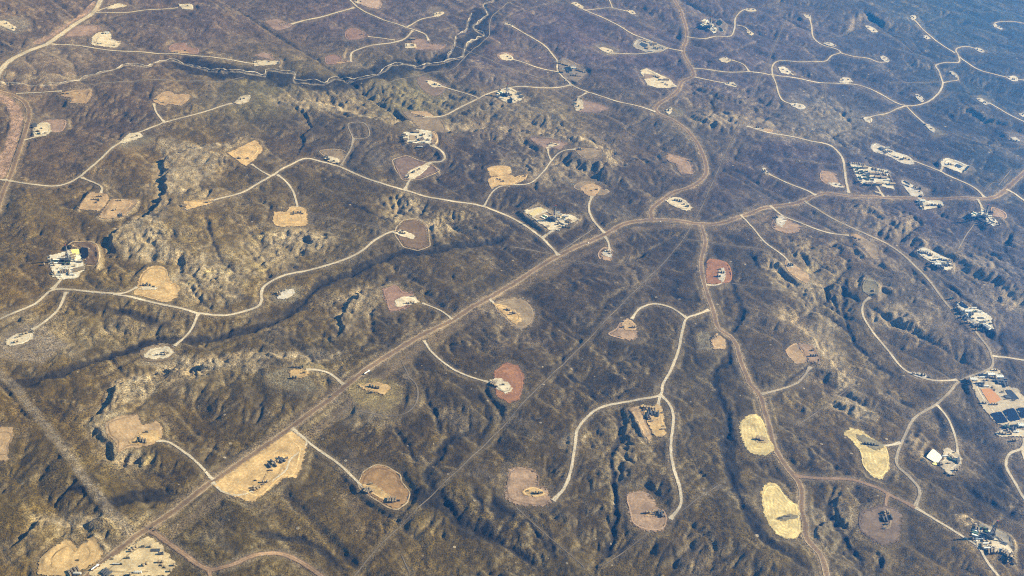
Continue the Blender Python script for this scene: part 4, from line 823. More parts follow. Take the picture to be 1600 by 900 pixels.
def ground_mat():
    mt, n, b = nodes('sagebrush_ground')
    at = N(n, 'ShaderNodeAttribute', attribute_name='Col'); tc = n.nodes.new('ShaderNodeNewGeometry').outputs['Position']
    n1 = noise(n, tc, .36, 3, .7); n2 = noise(n, tc, .085, 3, .6); n3 = noise(n, tc, .022, 3, .6)
    dens = remap(n, noise(n, tc, .011, 3, .6), .36, .64, .4, 1.1)       # thick and thin brush
    sub = n.nodes.new('ShaderNodeMath'); sub.operation = 'SUBTRACT'; n.links.new(remap(n, n1, .32, .68, .1, 2.0), sub.inputs[0]); sub.inputs[1].default_value = 1.0
    ma = n.nodes.new('ShaderNodeMath'); ma.operation = 'MULTIPLY_ADD'; n.links.new(sub.outputs[0], ma.inputs[0]); n.links.new(dens, ma.inputs[1]); ma.inputs[2].default_value = 1.0
    f = mul(n, ma.outputs[0], mul(n, remap(n, n2, .3, .7, .68, 1.34), remap(n, n3, .3, .7, .80, 1.2)))
    c = scale_col(n, at.outputs['Color'], f)
    # pale bare spots (ant hills, blow-outs) and dark single bushes
    v = n.nodes.new('ShaderNodeTexVoronoi'); v.inputs['Scale'].default_value = .036; v.inputs['Randomness'].default_value = 1.0; n.links.new(tc, v.inputs['Vector'])
    sep = n.nodes.new('ShaderNodeSeparateColor'); n.links.new(v.outputs['Color'], sep.inputs[0])
    rsz = remap(n, sep.outputs[0], .30, 1.0, .0, .125)
    cmp = n.nodes.new('ShaderNodeMath'); cmp.operation = 'LESS_THAN'; n.links.new(v.outputs['Distance'], cmp.inputs[0]); n.links.new(rsz, cmp.inputs[1])
    c = mixc(n, mul(n, cmp.outputs[0], remap(n, sep.outputs[1], 0, 1, .2, .85)), c, (.30, .26, .20))
    v2 = n.nodes.new('ShaderNodeTexVoronoi'); v2.inputs['Scale'].default_value = .10; n.links.new(tc, v2.inputs['Vector'])
    sep2 = n.nodes.new('ShaderNodeSeparateColor'); n.links.new(v2.outputs['Color'], sep2.inputs[0])
    cm2 = n.nodes.new('ShaderNodeMath'); cm2.operation = 'LESS_THAN'; n.links.new(v2.outputs['Distance'], cm2.inputs[0]); n.links.new(mul(n, remap(n, sep2.outputs[0], .4, 1., 0., .38), dens), cm2.inputs[1])
    c = mixc(n, mul(n, cm2.outputs[0], .45), c, (.022, .020, .014))
    n.links.new(c, b.inputs['Base Color'])
    bump(n, b, n1, 1.6, .8)
    return mt
def worn(n, b, near, far, tc, sc=.16):
    """cover thins out towards its edge, in patches"""
    o = [x for x in n.nodes if x.type == 'OUTPUT_MATERIAL'][0]
    t = n.nodes.new('ShaderNodeBsdfTransparent'); mx = n.nodes.new('ShaderNodeMixShader')
    e = remap(n, near, far[0], far[1], 0, 1)
    ad = n.nodes.new('ShaderNodeMath'); ad.operation = 'ADD'; n.links.new(e, ad.inputs[0]); n.links.new(remap(n, noise(n, tc, sc, 3, .65), .3, .7, -.38, .38), ad.inputs[1])
    n.links.new(remap(n, ad.outputs[0], .38, .62, 0, 1), mx.inputs[0]); n.links.new(t.outputs[0], mx.inputs[1]); n.links.new(b.outputs[0], mx.inputs[2]); n.links.new(mx.outputs[0], o.inputs[0])
def soil(name, rgb, var=.35, streak=0.0, ragged=None):
    if name in MATS: return MATS[name]
    mt, n, b = nodes(name)
    tc = n.nodes.new('ShaderNodeNewGeometry').outputs['Position']
    n1 = noise(n, tc, .22, 3, .65); n2 = noise(n, tc, .045, 3, .6)
    f = mul(n, remap(n, n1, .28, .72, 1-var*.7, 1+var*.7), remap(n, n2, .28, .72, 1-var, 1+var))
    if streak:
        # furrows and mulch lines left by machines working round the outline
        at = N(n, 'ShaderNodeAttribute', attribute_name='edge')
        ad = n.nodes.new('ShaderNodeMath'); ad.operation = 'MULTIPLY_ADD'; n.links.new(noise(n, tc, .02, 2), ad.inputs[0]); ad.inputs[1].default_value = 9.0; n.links.new(at.outputs['Fac'], ad.inputs[2])
        sn = n.nodes.new('ShaderNodeMath'); sn.operation = 'SINE'; n.links.new(mul(n, ad.outputs[0], .85), sn.inputs[0])
        br = mul(n, sn.outputs[0], remap(n, noise(n, tc, .05, 2), .42, .62, 0, 1))
        f = mul(n, f, remap(n, br, -1, 1, 1-streak, 1+streak))
    rgbn = n.nodes.new('ShaderNodeRGB'); rgbn.outputs[0].default_value = (*rgb, 1)
    c = scale_col(n, rgbn.outputs[0], f)
    if streak:
        c = mixc(n, remap(n, noise(n, tc, .03, 3, .6), .48, .66, 0, .35), c, tuple(.55*q for q in rgb))
    # stains and regrowth
    c = mixc(n, remap(n, noise(n, tc, .06, 4, .7), .52, .72, 0, .55), c, tuple(.45*q+.02 for q in rgb))
    c = mixc(n, remap(n, noise(n, tc, .11, 3, .6), .60, .74, 0, .5), c, tuple(min(.75, 1.35*q+.03) for q in rgb))
    n.links.new(c, b.inputs['Base Color'])
    if ragged: worn(n, b, N(n, 'ShaderNodeAttribute', attribute_name='edge').outputs['Fac'], ragged, tc)
    bump(n, b, n1, .5, .5)
    MATS[name] = mt; return mt
def road_mat(name, mid, edge, rut):
    """packed earth; paler wheel tracks along the middle, loose verge at the edges"""
    if name in MATS: return MATS[name]
    mt, n, b = nodes(name)
    at = N(n, 'ShaderNodeAttribute', attribute_name='across'); tc = n.nodes.new('ShaderNodeNewGeometry').outputs['Position']
    ab = n.nodes.new('ShaderNodeMath'); ab.operation = 'ABSOLUTE'; n.links.new(at.outputs['Fac'], ab.inputs[0])
    nn = noise(n, tc, .12, 3, .6)
    ad = n.nodes.new('ShaderNodeMath'); ad.operation = 'ADD'; n.links.new(ab.outputs[0], ad.inputs[0]); n.links.new(remap(n, nn, .3, .7, -.22, .22), ad.inputs[1])
    c = mixc(n, remap(n, ad.outputs[0], .45, .8, 0, 1), mid, edge)
    sb = n.nodes.new('ShaderNodeMath'); sb.operation = 'SUBTRACT'; n.links.new(ab.outputs[0], sb.inputs[0]); sb.inputs[1].default_value = .33
    ab2 = n.nodes.new('ShaderNodeMath'); ab2.operation = 'ABSOLUTE'; n.links.new(sb.outputs[0], ab2.inputs[0])
    c = mixc(n, remap(n, ab2.outputs[0], .06, .17, .8, 0), c, rut)
    f = mul(n, remap(n, noise(n, tc, .3, 3, .65), .3, .7, .68, 1.28), remap(n, noise(n, tc, .02, 3), .3, .7, .72, 1.22))
    inv = n.nodes.new('ShaderNodeMath'); inv.operation = 'SUBTRACT'; inv.inputs[0].default_value = 1.0; n.links.new(ab.outputs[0], inv.inputs[1])
    worn(n, b, inv.outputs[0], (-.12, .42) if name != 'road_main' else (-.10, .16), tc, .2)
    n.links.new(scale_col(n, c, f), b.inputs['Base Color'])
    MATS[name] = mt; return mt
def flat(name, rgb, rough=.6, metal=0.0, var=.12, spec=.4):
    if name in MATS: return MATS[name]
    mt, n, b = nodes(name)
    tc = n.nodes.new('ShaderNodeNewGeometry').outputs['Position']
    rgbn = n.nodes.new('ShaderNodeRGB'); rgbn.outputs[0].default_value = (*rgb, 1)
    n.links.new(scale_col(n, rgbn.outputs[0], remap(n, noise(n, tc, .6, 3), .3, .7, 1-var, 1+var)), b.inputs['Base Color'])
    b.inputs['Roughness'].default_value = rough; b.inputs['Metallic'].default_value = metal; b.inputs['Specular IOR Level'].default_value = spec
    MATS[name] = mt; return mt
def soil_mat(k):
    return soil('soil_'+k, SOIL[k], .30 if k not in ('white', 'cream') else .20, .20 if k == 'yellow' else .10 if k in ('straw','tan','tandark','red','brownpad','strawdull','redpink','pinktan','pink','tandull','redbrown') else 0, (-3.0, 14.0) if k in ('pink','pinkpale','pinktan','pinkbrown','redpink','redbrown','tandull','brownpad') else (-2.0, 6.0))

# ------------------------------------------------------------------ objects
def link(o, parent=None):
    col.objects.link(o)
    if parent is not None: o.parent = parent
    return o
def mesh_obj(name, v, f, mat, parent=None, smooth=False):
    me = bpy.data.meshes.new(name); me.from_pydata(v, [], f)
    if smooth: me.polygons.foreach_set('use_smooth', [True]*len(me.polygons))
    me.materials.append(mat); me.update()
    return link(bpy.data.objects.new(name, me), parent)
def tag(o, label=None, cat=None, group=None, kind=None):
    for k, v in (('label', label), ('category', cat), ('group', group), ('kind', kind)):
        if v: o[k] = v
    return o

# the ground sheet: fine inside the view, coarser out to the far plain
NR, NC = 800, 1230
ys = 1040.0*np.exp(np.linspace(0, math.log(4700.0/1040.0), NR))
us = np.linspace(-1, 1, NC)
ext = np.array([1.06, 1.15, 1.3, 1.6, 2.2, 3.2, 5, 8, 13, 22, 40])
us = np.r_[-ext[::-1], us, ext]
far = 4700+np.array([30, 80, 160, 300, 600, 1100, 2000, 3500, 6000, 10000, 16000, 24000.])
near = 1040-np.array([6, 20, 45, 90, 180, 340, 600, 1000, 1600, 2600, 5000, 9000, 15000, 22000.])[::-1]
ys = np.r_[near, ys, far]
hw = np.clip(.468*ys+480, 900, 2900); ctr = np.clip(.022*ys, 0, 120)
VX = ctr[:, None]+us[None]*hw[:, None]; VY = np.repeat(ys[:, None], len(us), 1)
out_ = np.maximum(np.maximum(X0-VX, VX-X1), np.maximum(Y0-VY, VY-Y1)); fade = np.exp(-np.clip(out_, 0, None)/400.0)
VZ = sample(Zg, VX, VY)*fade + (1-fade)*(6*fbm(VX, VY, 900, 2, 7))
VC = sample(COL, VX, VY) if False else np.stack([sample(COL[..., k], VX, VY) for k in range(3)], -1)
VC = VC*fade[..., None] + (1-fade[..., None])*np.array([.055, .05, .04])
R_, C_ = VX.shape
verts = np.stack([VX, VY, VZ], -1).reshape(-1, 3).astype(np.float32)
idx = np.arange(R_*C_).reshape(R_, C_)
quads = np.stack([idx[:-1, :-1], idx[:-1, 1:], idx[1:, 1:], idx[1:, :-1]], -1).reshape(-1, 4)
me = bpy.data.meshes.new('ground')
me.vertices.add(len(verts)); me.vertices.foreach_set('co', verts.ravel())
me.loops.add(quads.size); me.loops.foreach_set('vertex_index', quads.ravel().astype(np.int32))
me.polygons.add(len(quads)); me.polygons.foreach_set('loop_start', np.arange(0, quads.size, 4, dtype=np.int32))
me.polygons.foreach_set('use_smooth', np.ones(len(quads), bool))
me.update(calc_edges=True)
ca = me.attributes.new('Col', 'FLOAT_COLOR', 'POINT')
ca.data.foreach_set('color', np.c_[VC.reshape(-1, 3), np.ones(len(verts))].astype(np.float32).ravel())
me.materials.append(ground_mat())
ground = link(bpy.data.objects.new('ground', me)); tag(ground, kind='structure')
print('ground', round(time.time()-T0, 1), len(quads)*2)

rng = random.Random(5)
def strip(name, p, wd, off, mat, parent=None, wob=.10, nacross=5, flare=False):
    n = len(p)
    t = np.gradient(p, axis=0); t /= np.maximum(np.linalg.norm(t, axis=1)[:, None], 1e-6)
    nr = np.c_[-t[:, 1], t[:, 0]]
    sd = rng.random()*1e3
    i = np.arange(n)*1.0
    wl = wd*.5*(1+wob*perlin(i/3.1, i*0+sd, 3)+.6*wob*perlin(i/1.3, i*0+sd, 4)); wr = wd*.5*(1+wob*perlin(i/3.3, i*0+sd+9, 5)+.6*wob*perlin(i/1.2, i*0+sd, 6))
    if flare:
        e = np.minimum(np.arange(n), np.arange(n)[::-1])*np.linalg.norm(p[1]-p[0]); fl = 1+.9*np.exp(-(e/11.0)**1.5); wl = wl*fl; wr = wr*fl
    us_ = np.linspace(-1, 1, nacross)
    V = np.zeros((n, nacross, 3))
    for k, u in enumerate(us_):
        q = p+nr*((wl if u > 0 else wr)*u)[:, None]
        V[:, k, :2] = q; V[:, k, 2] = zat(q[:, 0], q[:, 1])+off+(1-abs(u))*.08
    id_ = np.arange(n*nacross).reshape(n, nacross)
    f = np.stack([id_[:-1, :-1], id_[1:, :-1], id_[1:, 1:], id_[:-1, 1:]], -1).reshape(-1, 4)[:, ::-1]
    o = mesh_obj(name, V.reshape(-1, 3).tolist(), f.tolist(), mat, parent, True)
    a = o.data.attributes.new('across', 'FLOAT', 'POINT'); a.data.foreach_set('value', np.tile(us_, n).astype(np.float32))
    return o
from mathutils.geometry import delaunay_2d_cdt
def sheet(name, poly, off, mat, parent=None, rag=2.2, step=5.0):
    """a draped piece of bare ground with a slightly ragged outline"""
    q = outline(poly, 4.0)
    i = np.arange(len(q))*1.0; sd = rng.random()*900
    q = q+rag*np.c_[perlin(i/2.3, i*0+sd, 7), perlin(i/2.3, i*0+sd, 8)]+.5*rag*np.c_[perlin(i/.9, i*0+sd, 9), perlin(i/.9, i*0+sd, 10)]
    x0, y0 = q.min(0); x1, y1 = q.max(0)
    ax, ay = np.meshgrid(np.arange(x0, x1, step), np.arange(y0, y1, step)); g = np.c_[ax.ravel(), ay.ravel()]
    g = g[inside(g[:, 0], g[:, 1], q)] if len(g) else g
    vv = [Vector(p) for p in q]+[Vector(p) for p in g]
    n = len(q)
    v2, e2, f2, *_ = delaunay_2d_cdt(vv, [], [list(range(n))], 1, .05)
    xy = np.array([[a.x, a.y] for a in v2])
    z = zat(xy[:, 0], xy[:, 1])+off
    o = mesh_obj(name, np.c_[xy, z].tolist(), [list(a) for a in f2], mat, parent, True)
    ed = np.full(len(xy), 1e9); cl = np.vstack([q, q[:1]])
    for i in range(n): ed = np.minimum(ed, seg(xy[:, 0], xy[:, 1], cl[i], cl[i+1])[0])
    at = o.data.attributes.new('edge', 'FLOAT', 'POINT'); at.data.foreach_set('value', ed.astype(np.float32))
    return o
def windrow(poly, off, parent):
    """the low bank of scraped soil left along the edge of cleared ground"""
    q = outline(poly, 4.0); q = np.vstack([q, q[:1]])
    t = np.gradient(q, axis=0); t /= np.maximum(np.linalg.norm(t, axis=1)[:, None], 1e-6); nr = np.c_[-t[:, 1], t[:, 0]]
    prof = [(-1.5, 0), (-.3, .7), (.3, .7), (1.5, 0)]
    g = np.clip(.25+1.3*perlin(np.arange(len(q))/5.0, np.zeros(len(q))+off*99, 44), 0, 1)
    V = np.stack([np.c_[q+nr*d, zat(q[:, 0]+nr[:, 0]*d, q[:, 1]+nr[:, 1]*d)+off-.25+h*g] for d, h in prof], 1)
    f = [[a*4+k, a*4+k+1, a*4+k+5, a*4+k+4] for a in range(len(q)-1) for k in range(3)]
    return mesh_obj('windrow', V.reshape(-1, 3).tolist(), f, soil('soil_windrow', (.30, .235, .15), .35), parent)

# cleared strips, verges, roads
for i, (k, wd, p) in enumerate(tracks):
    tag(strip('two_track', p, wd*.58, .24+.004*i, road_mat('track_'+k, (.17, .145, .115) if k == 'pale' else (.115, .095, .072), (.10, .085, .06) if k == 'pale' else (.07, .06, .042), (.30, .265, .21) if k == 'pale' else (.19, .16, .115)), wob=.25, nacross=3), kind='structure')
for i, (cs, cwd) in enumerate(((CREEK, 3.6), (CREEK2, 2.4))):
    p = smooth_line(to_ground(S(cs), Zf), 5.0); k_ = np.arange(len(p))*5.0
    p = p+np.c_[7*perlin(k_/40, k_*0+i, 71), 10*perlin(k_/44, k_*0+i, 73)]
    tag(strip('dry_creek_bed', p, cwd, .55+.01*i, road_mat('creek_sand', (.34, .315, .27), (.15, .13, .11), (.40, .37, .33)), wob=.6), kind='structure')
RM = {'main': ((.140,.096,.058),(.27,.212,.135),(.175,.125,.078)), 'brown': ((.20,.135,.085),(.13,.09,.06),(.27,.19,.12)), 'gravel': ((.38,.335,.26),(.26,.22,.155),(.44,.395,.315)), 'dull': ((.24,.205,.155),(.14,.12,.085),(.34,.295,.225))}
for i, (nme, k, wd, p) in enumerate(roads):
    o = tag(strip(nme, p, wd*(1.1 if k == 'main' else .92), .44+.004*i, road_mat('road_'+k, *RM[k]), wob=.20, flare=(k != 'main')), kind='structure')
for i, P in enumerate(pads):
    a = b = None
    if P['outer'] is not None and P['oc'] not in RECL: a = tag(sheet('reclaimed_ground' , P['outer'], .34+.002*i, soil_mat(P['oc'])), kind='structure')
    if a is not None and P['oc'] in ('redbrown', 'brownpad', 'tandark'): windrow(P['outer'], .34+.002*i, a)
    if P['inner'] is not None: b = tag(sheet('well_pad', P['inner'], .90+.002*i, soil_mat(P['ic'])), kind='structure')
    P['obj_o'] = a.name if a else None; P['obj_i'] = b.name if b else None
for i, P in enumerate(pads):                       # tracks worn round the pads by trucks
    q = P['inner'] if P['inner'] is not None else P['outer']
    big = P['outer'] if (P['outer'] is not None and P['oc'] not in RECL) else None
    for (qq, lo, hi, of) in ((q, .55, .72, 1.02), (big, .75, .86, .46)):
        if qq is None: continue
        ar = .5*abs(np.dot(qq[:, 0], np.roll(qq[:, 1], 1))-np.dot(qq[:, 1], np.roll(qq[:, 0], 1)))
        if ar < 900: continue
        c = qq.mean(0); f_ = rng.uniform(lo, hi)
        l_ = smooth_line(c+(qq-c)*f_, 4.0, closed=True); n_ = len(l_); k0 = rng.randrange(n_); l_ = np.roll(l_, k0, 0)[:int(n_*rng.uniform(.55, .95))]
        if len(l_) < 6: continue
        key = P['ic'] if of > 1 else P['oc']
        rgb = SOIL[key]; up = rng.random() < .55
        strip('tyre_track', l_, rng.uniform(2.6, 4.2), of+.002*i, road_mat('track_%s_%d' % (key, up), tuple((1.25 if up else .72)*v for v in rgb), tuple((1.1 if up else .85)*v for v in rgb), tuple((1.35 if up else .6)*v for v in rgb)), None if False else (bpy.data.objects[P['obj_i']] if of > 1 and P.get('obj_i') else bpy.data.objects[P['obj_o']] if P.get('obj_o') else bpy.data.objects[P['obj_i']]), wob=.35)
WATER = {'bluewater':(.004,.006,.022),'slatewater':(.03,.035,.05),'pitwater':(.008,.010,.016),'orangewater':(.40,.20,.07)}
DRY = {'yellowpit':(.62,.58,.22),'palepit':(.62,.62,.50),'tanpit':(.27,.22,.155),'brownpit':(.20,.155,.12),'whiteliner':(.60,.60,.58),'strawpit':(.45,.39,.22)}
for i, (nme, poly, c) in enumerate(ponds):
    mt = flat('water_'+c, WATER[c], .35, 0, .08, .3) if c in WATER else flat('pit_'+c, DRY[c], .9, 0, .10, .1)
    q = outline(poly, 3.5, .08)
    z = float(zat(q[:, 0], q[:, 1]).max())+1.45+.004*i
    o = tag(mesh_obj(nme, np.c_[q, np.full(len(q), z)].tolist(), [list(range(len(q)))], mt), kind='structure')
    # earth bank around it
    c0 = q.mean(0); t = np.roll(q, -1, 0)-np.roll(q, 1, 0); t /= np.maximum(np.linalg.norm(t, axis=1)[:, None], 1e-6)
    nr = np.c_[t[:, 1], -t[:, 0]]
    if ((q-c0)*nr).sum() < 0: nr = -nr
    if c in ('strawpit',): continue
    prof = [(-.6, -.3), (.8, 1.0), (2.2, 1.0), (4.2, -1.6)]
    V = np.stack([np.c_[q+nr*d, np.full(len(q), z+h)+.25*perlin(np.arange(len(q))/2.0, np.zeros(len(q))+i, 12)] for d, h in prof], 1)
    n = len(q); f = []
    for a in range(n):
        b2 = (a+1) % n
        for k in range(3): f.append([a*4+k, a*4+k+1, b2*4+k+1, b2*4+k])
    mesh_obj('bank', V.reshape(-1, 3).tolist(), f, soil_mat('bank' if c in WATER else 'tan'), o)
print('roads+pads', round(time.time()-T0, 1))
# ------------------------------------------------------------------ equipment prototypes (metres, base at z=0)
class MB:
    def __init__(s): s.v = []; s.f = []
    def box(s, c, d, taper=1.0):
        n = len(s.v); x, y, z = c; a, b, h = d[0]/2, d[1]/2, d[2]
        for (k, zz) in ((1.0, z), (taper, z+h)):
            s.v += [(x-a*k, y-b*k, zz), (x+a*k, y-b*k, zz), (x+a*k, y+b*k, zz), (x-a*k, y+b*k, zz)]
        s.f += [[n+q for q in t] for t in ((3, 2, 1, 0), (4, 5, 6, 7), (0, 1, 5, 4), (1, 2, 6, 5), (2, 3, 7, 6), (3, 0, 4, 7))]; return s
    def cyl(s, c, r, h, seg_=14, r2=None):
        n = len(s.v); r2 = r if r2 is None else r2
        for (rr_, zz) in ((r, c[2]), (r2, c[2]+h)):
            s.v += [(c[0]+rr_*math.cos(2*math.pi*k/seg_), c[1]+rr_*math.sin(2*math.pi*k/seg_), zz) for k in range(seg_)]
        s.f += [[n+k, n+(k+1) % seg_, n+seg_+(k+1) % seg_, n+seg_+k] for k in range(seg_)]
        s.f += [[n+k for k in range(seg_)][::-1], [n+seg_+k for k in range(seg_)]]; return s
    def hcyl(s, c, r, L, axis=0, seg_=12):
        n = len(s.v)
        for e in (-L/2, L/2):
            for k in range(seg_):
                a = 2*math.pi*k/seg_; p = [c[0], c[1], c[2]+r*math.sin(a)]; p[axis] += e; p[1-axis] += r*math.cos(a); s.v.append(tuple(p))
        s.f += [[n+k, n+(k+1) % seg_, n+seg_+(k+1) % seg_, n+seg_+k] for k in range(seg_)]+[[n+k for k in range(seg_)][::-1], [n+seg_+k for k in range(seg_)]]; return s
    def beam(s, a, b, w):
        a = Vector(a); b = Vector(b); d = (b-a).normalized(); u = d.orthogonal().normalized()*w/2; v = d.cross(u).normalized()*w/2; n = len(s.v)
        for e in (a, b): s.v += [tuple(e+u+v), tuple(e-u+v), tuple(e-u-v), tuple(e+u-v)]
        s.f += [[n+q for q in t] for t in ((0, 1, 2, 3), (7, 6, 5, 4), (0, 4, 5, 1), (1, 5, 6, 2), (2, 6, 7, 3), (3, 7, 4, 0))]; return s
    def gable(s, c, d, h):
        n = len(s.v); x, y, z = c; a, b = d[0]/2, d[1]/2
        s.v += [(x-a, y-b, z), (x+a, y-b, z), (x+a, y+b, z), (x-a, y+b, z), (x-a, y, z+h), (x+a, y, z+h)]
        s.f += [[n+q for q in t] for t in ((0, 1, 5, 4), (2, 3, 4, 5), (1, 2, 5), (3, 0, 4), (3, 2, 1, 0))]; return s
    def build(s, name, mat, parent, smooth=False): return mesh_obj(name, s.v, s.f, mat, parent, smooth)
def root(name): return link(bpy.data.objects.new(name, None))
mDark = flat('paint_dark_olive', (.060, .062, .045), .55); mTan = flat('paint_tan', (.25, .20, .13), .6); mWhite = flat('paint_white', (.78, .78, .75), .45); mSteel = flat('steel_grey', (.16, .17, .18), .5, .6)
mBlack = flat('rubber_black', (.012, .012, .013), .8); mBlue = flat('paint_slate', (.075, .08, .088), .5); mRed = flat('paint_rust_red', (.20, .045, .03), .6); mGlass = flat('glass_dark', (.02, .025, .03), .15, 0, .02, .5); mGreen = flat('paint_green', (.05, .12, .075), .6); mRoofG = flat('roof_pale_metal', (.55, .55, .53), .4, .3)
def p_tank(m1):
    r = root('storage_tank'); b = MB().cyl((0, 0, 0), 2.0, 4.7).build('shell', m1, r); b.data.polygons.foreach_set('use_smooth', [k < 14 for k in range(16)])
    MB().cyl((0, 0, 4.7), 2.05, .5, 14, .3).build('roof', m1, r); MB().cyl((.9, .6, 4.9), .35, .45, 8).build('hatch', mSteel, r)
    l = MB(); l.beam((2.15, -.3, 0), (2.15, -.3, 5.2), .12).beam((2.15, .3, 0), (2.15, .3, 5.2), .12)
    for k in range(8): l.beam((2.15, -.3, .4+.6*k), (2.15, .3, .4+.6*k), .09)
    l.build('ladder', mSteel, r); MB().hcyl((-2.4, 0, .5), .15, 1.2, 0, 8).build('outlet_pipe', mSteel, r); return r
def p_sep(m1):
    r = root('separator_shed'); MB().box((0, 0, 0), (6.5, 3, .3)).build('skid', mSteel, r); MB().box((-.6, 0, .3), (4.6, 2.6, 2.5)).build('wall', m1, r); MB().gable((-.6, 0, 2.8), (4.9, 3.0), .7).build('roof', m1, r)
    MB().cyl((2.4, .4, .3), .3, 3.8, 10).build('stack', mSteel, r); MB().hcyl((2.4, -.6, 1.2), .55, 1.6, 0).build('vessel', mSteel, r); MB().box((-.6, -1.33, .3), (1.0, .08, 2.0)).build('door', mSteel, r); return r
def p_well(m1):
    r = root('wellhead'); MB().box((0, 0, 0), (2.4, 2.4, .2)).build('cellar_slab', mSteel, r); MB().cyl((0, 0, .2), .28, 2.2, 8).build('casing', m1, r); MB().hcyl((0, 0, 1.5), .16, 1.9, 0, 8).build('cross_valve', m1, r)
    MB().cyl((1.0, 0, 1.2), .3, .12, 8).build('handwheel', mRed, r); g = MB()
    for x, y in ((-1.6, -1.6), (1.6, -1.6), (1.6, 1.6), (-1.6, 1.6)): g.box((x, y, 0), (.1, .1, 1.2))
    g.beam((-1.6, -1.6, 1.1), (1.6, -1.6, 1.1), .08).beam((1.6, -1.6, 1.1), (1.6, 1.6, 1.1), .08).beam((1.6, 1.6, 1.1), (-1.6, 1.6, 1.1), .08).beam((-1.6, 1.6, 1.1), (-1.6, -1.6, 1.1), .08); g.build('guard_rail', mTan, r); return r
def p_frac(m1):
    r = root('frac_tank'); b = MB(); b.box((0, 0, .9), (12.2, 2.5, 2.7)); b.v[1] = (5.0, -1.25, .9); b.v[2] = (5.0, 1.25, .9); b.build('body', m1, r)
    for k in range(4): MB().box((-4.2+2.6*k, 0, .75), (.2, 2.62, 2.95)).build('rib', m1, r)
    MB().box((1, 0, 3.6), (9, .8, .12)).build('walkway', mSteel, r); MB().box((0, 0, .35), (12, 1.2, .55)).build('chassis', mSteel, r)
    for x in (-5.0, -3.9): MB().hcyl((x, 0, .5), .5, 2.5, 1, 10).build('wheel', mBlack, r)
    return r
def p_trailer(m1):
    r = root('site_trailer'); MB().box((0, 0, .6), (12.5, 3.2, 2.7)).build('body', m1, r); MB().gable((0, 0, 3.3), (12.8, 3.5), .4).build('roof', mRoofG, r); MB().box((0, 0, 0), (11.5, 2.4, .6)).build('skid', mSteel, r)
    for x in (-4, -1, 4): MB().box((x, -1.62, 1.7), (1.2, .08, .9)).build('window', mGlass, r)
    MB().box((1.7, -1.63, .6), (1.0, .1, 2.1)).build('door', mSteel, r); MB().box((1.7, -2.4, 0), (1.4, 1.4, .55)).build('steps', mSteel, r); MB().box((-5, .5, 3.6), (1.2, 1, .7)).build('air_conditioner', mSteel, r); return r
def p_building(m1):
    r = root('metal_building'); MB().box((0, 0, 0), (16, 9, 4.8)).build('wall', m1, r); MB().gable((0, 0, 4.8), (16.6, 9.6), 1.6).build('roof', m1 if m1 != mWhite else mRoofG, r)
    MB().box((-3, -4.53, 0), (4.2, .1, 3.8)).build('roller_door', mSteel, r); MB().box((4.5, -4.53, 0), (1.1, .1, 2.1)).build('door', mSteel, r)
    for x in (-5, 0, 5): MB().cyl((x, 0, 6.2), .5, .9, 8).build('vent', mSteel, r)
    return r
def p_dehy(m1):
    r = root('dehydrator_unit'); MB().box((0, 0, 0), (6, 2.6, .35)).build('skid', mSteel, r); MB().hcyl((-.6, 0, 1.5), .9, 4.2, 0).build('reboiler', m1, r); MB().cyl((2.2, 0, .35), .5, 3.9, 10).build('contact_tower', m1, r); MB().cyl((-2.2, 0, 2.3), .25, 2.6, 8).build('stack', mSteel, r); MB().hcyl((-.6, 1.0, 2.6), .3, 3.4, 0, 8).build('surge_drum', mSteel, r); return r
def p_comp(m1):
    r = root('compressor_unit'); MB().box((0, 0, 0), (10, 4, .4)).build('skid', mSteel, r); MB().box((-1.5, 0, .4), (5.5, 3.2, 3.0)).build('engine_housing', m1, r); MB().box((3.2, 0, .4), (3.0, 3.6, 4.0)).build('cooler', mSteel, r); MB().cyl((3.2, 0, 4.4), 1.3, .35, 14).build('fan_shroud', mBlack, r)
    MB().cyl((-2.5, 1.0, 3.4), .3, 3.2, 8).build('exhaust_stack', mSteel, r); MB().hcyl((-1.0, -2.0, 1.1), .55, 4.0, 0).build('scrubber_vessel', mSteel, r); return r
def p_pick(m1):
    r = root('pickup_truck'); MB().box((0, 0, .5), (5.6, 1.95, .75)).build('body', m1, r); MB().box((.3, 0, 1.25), (2.4, 1.8, .75), .82).build('cab', m1, r); MB().box((.3, 0, 1.35), (2.3, 1.86, .42), .9).build('window', mGlass, r); MB().box((-1.9, 0, 1.27), (1.7, 1.6, .04)).build('bed', mBlack, r)
    for x in (-1.8, 1.8):
        for y in (-.85, .85): MB().hcyl((x, y, .4), .4, .28, 1, 10).build('wheel', mBlack, r)
    return r
def p_semi(m1):
    r = root('tanker_truck'); MB().box((6.2, 0, .9), (2.6, 2.4, 2.4), .92).build('cab', m1, r); MB().box((8.0, 0, .9), (1.4, 2.0, 1.2)).build('hood', m1, r); MB().hcyl((-1.0, 0, 2.2), 1.2, 11.5, 0, 14).build('tank', mRoofG, r); MB().box((0, 0, .7), (16, 1.0, .35)).build('chassis', mBlack, r); MB().box((7.45, 0, 2.1), (.1, 2.0, .8)).build('window', mGlass, r)
    for x in (-6, -4.8, 3.2, 4.4, 8):
        for y in (-1.0, 1.0): MB().hcyl((x, y, .5), .5, .4, 1, 10).build('wheel', mBlack, r)
    return r
def p_pipes(m1):
    r = root('pipe_rack')
    for x in (-6, 0, 6): MB().box((x, 0, 0), (.4, 7, .9)).build('stand', mSteel, r)
    for k in range(12): MB().hcyl((0, -3.1+.56*k, 1.1), .2, 15, 0, 6).build('pipe', m1, r)
    return r
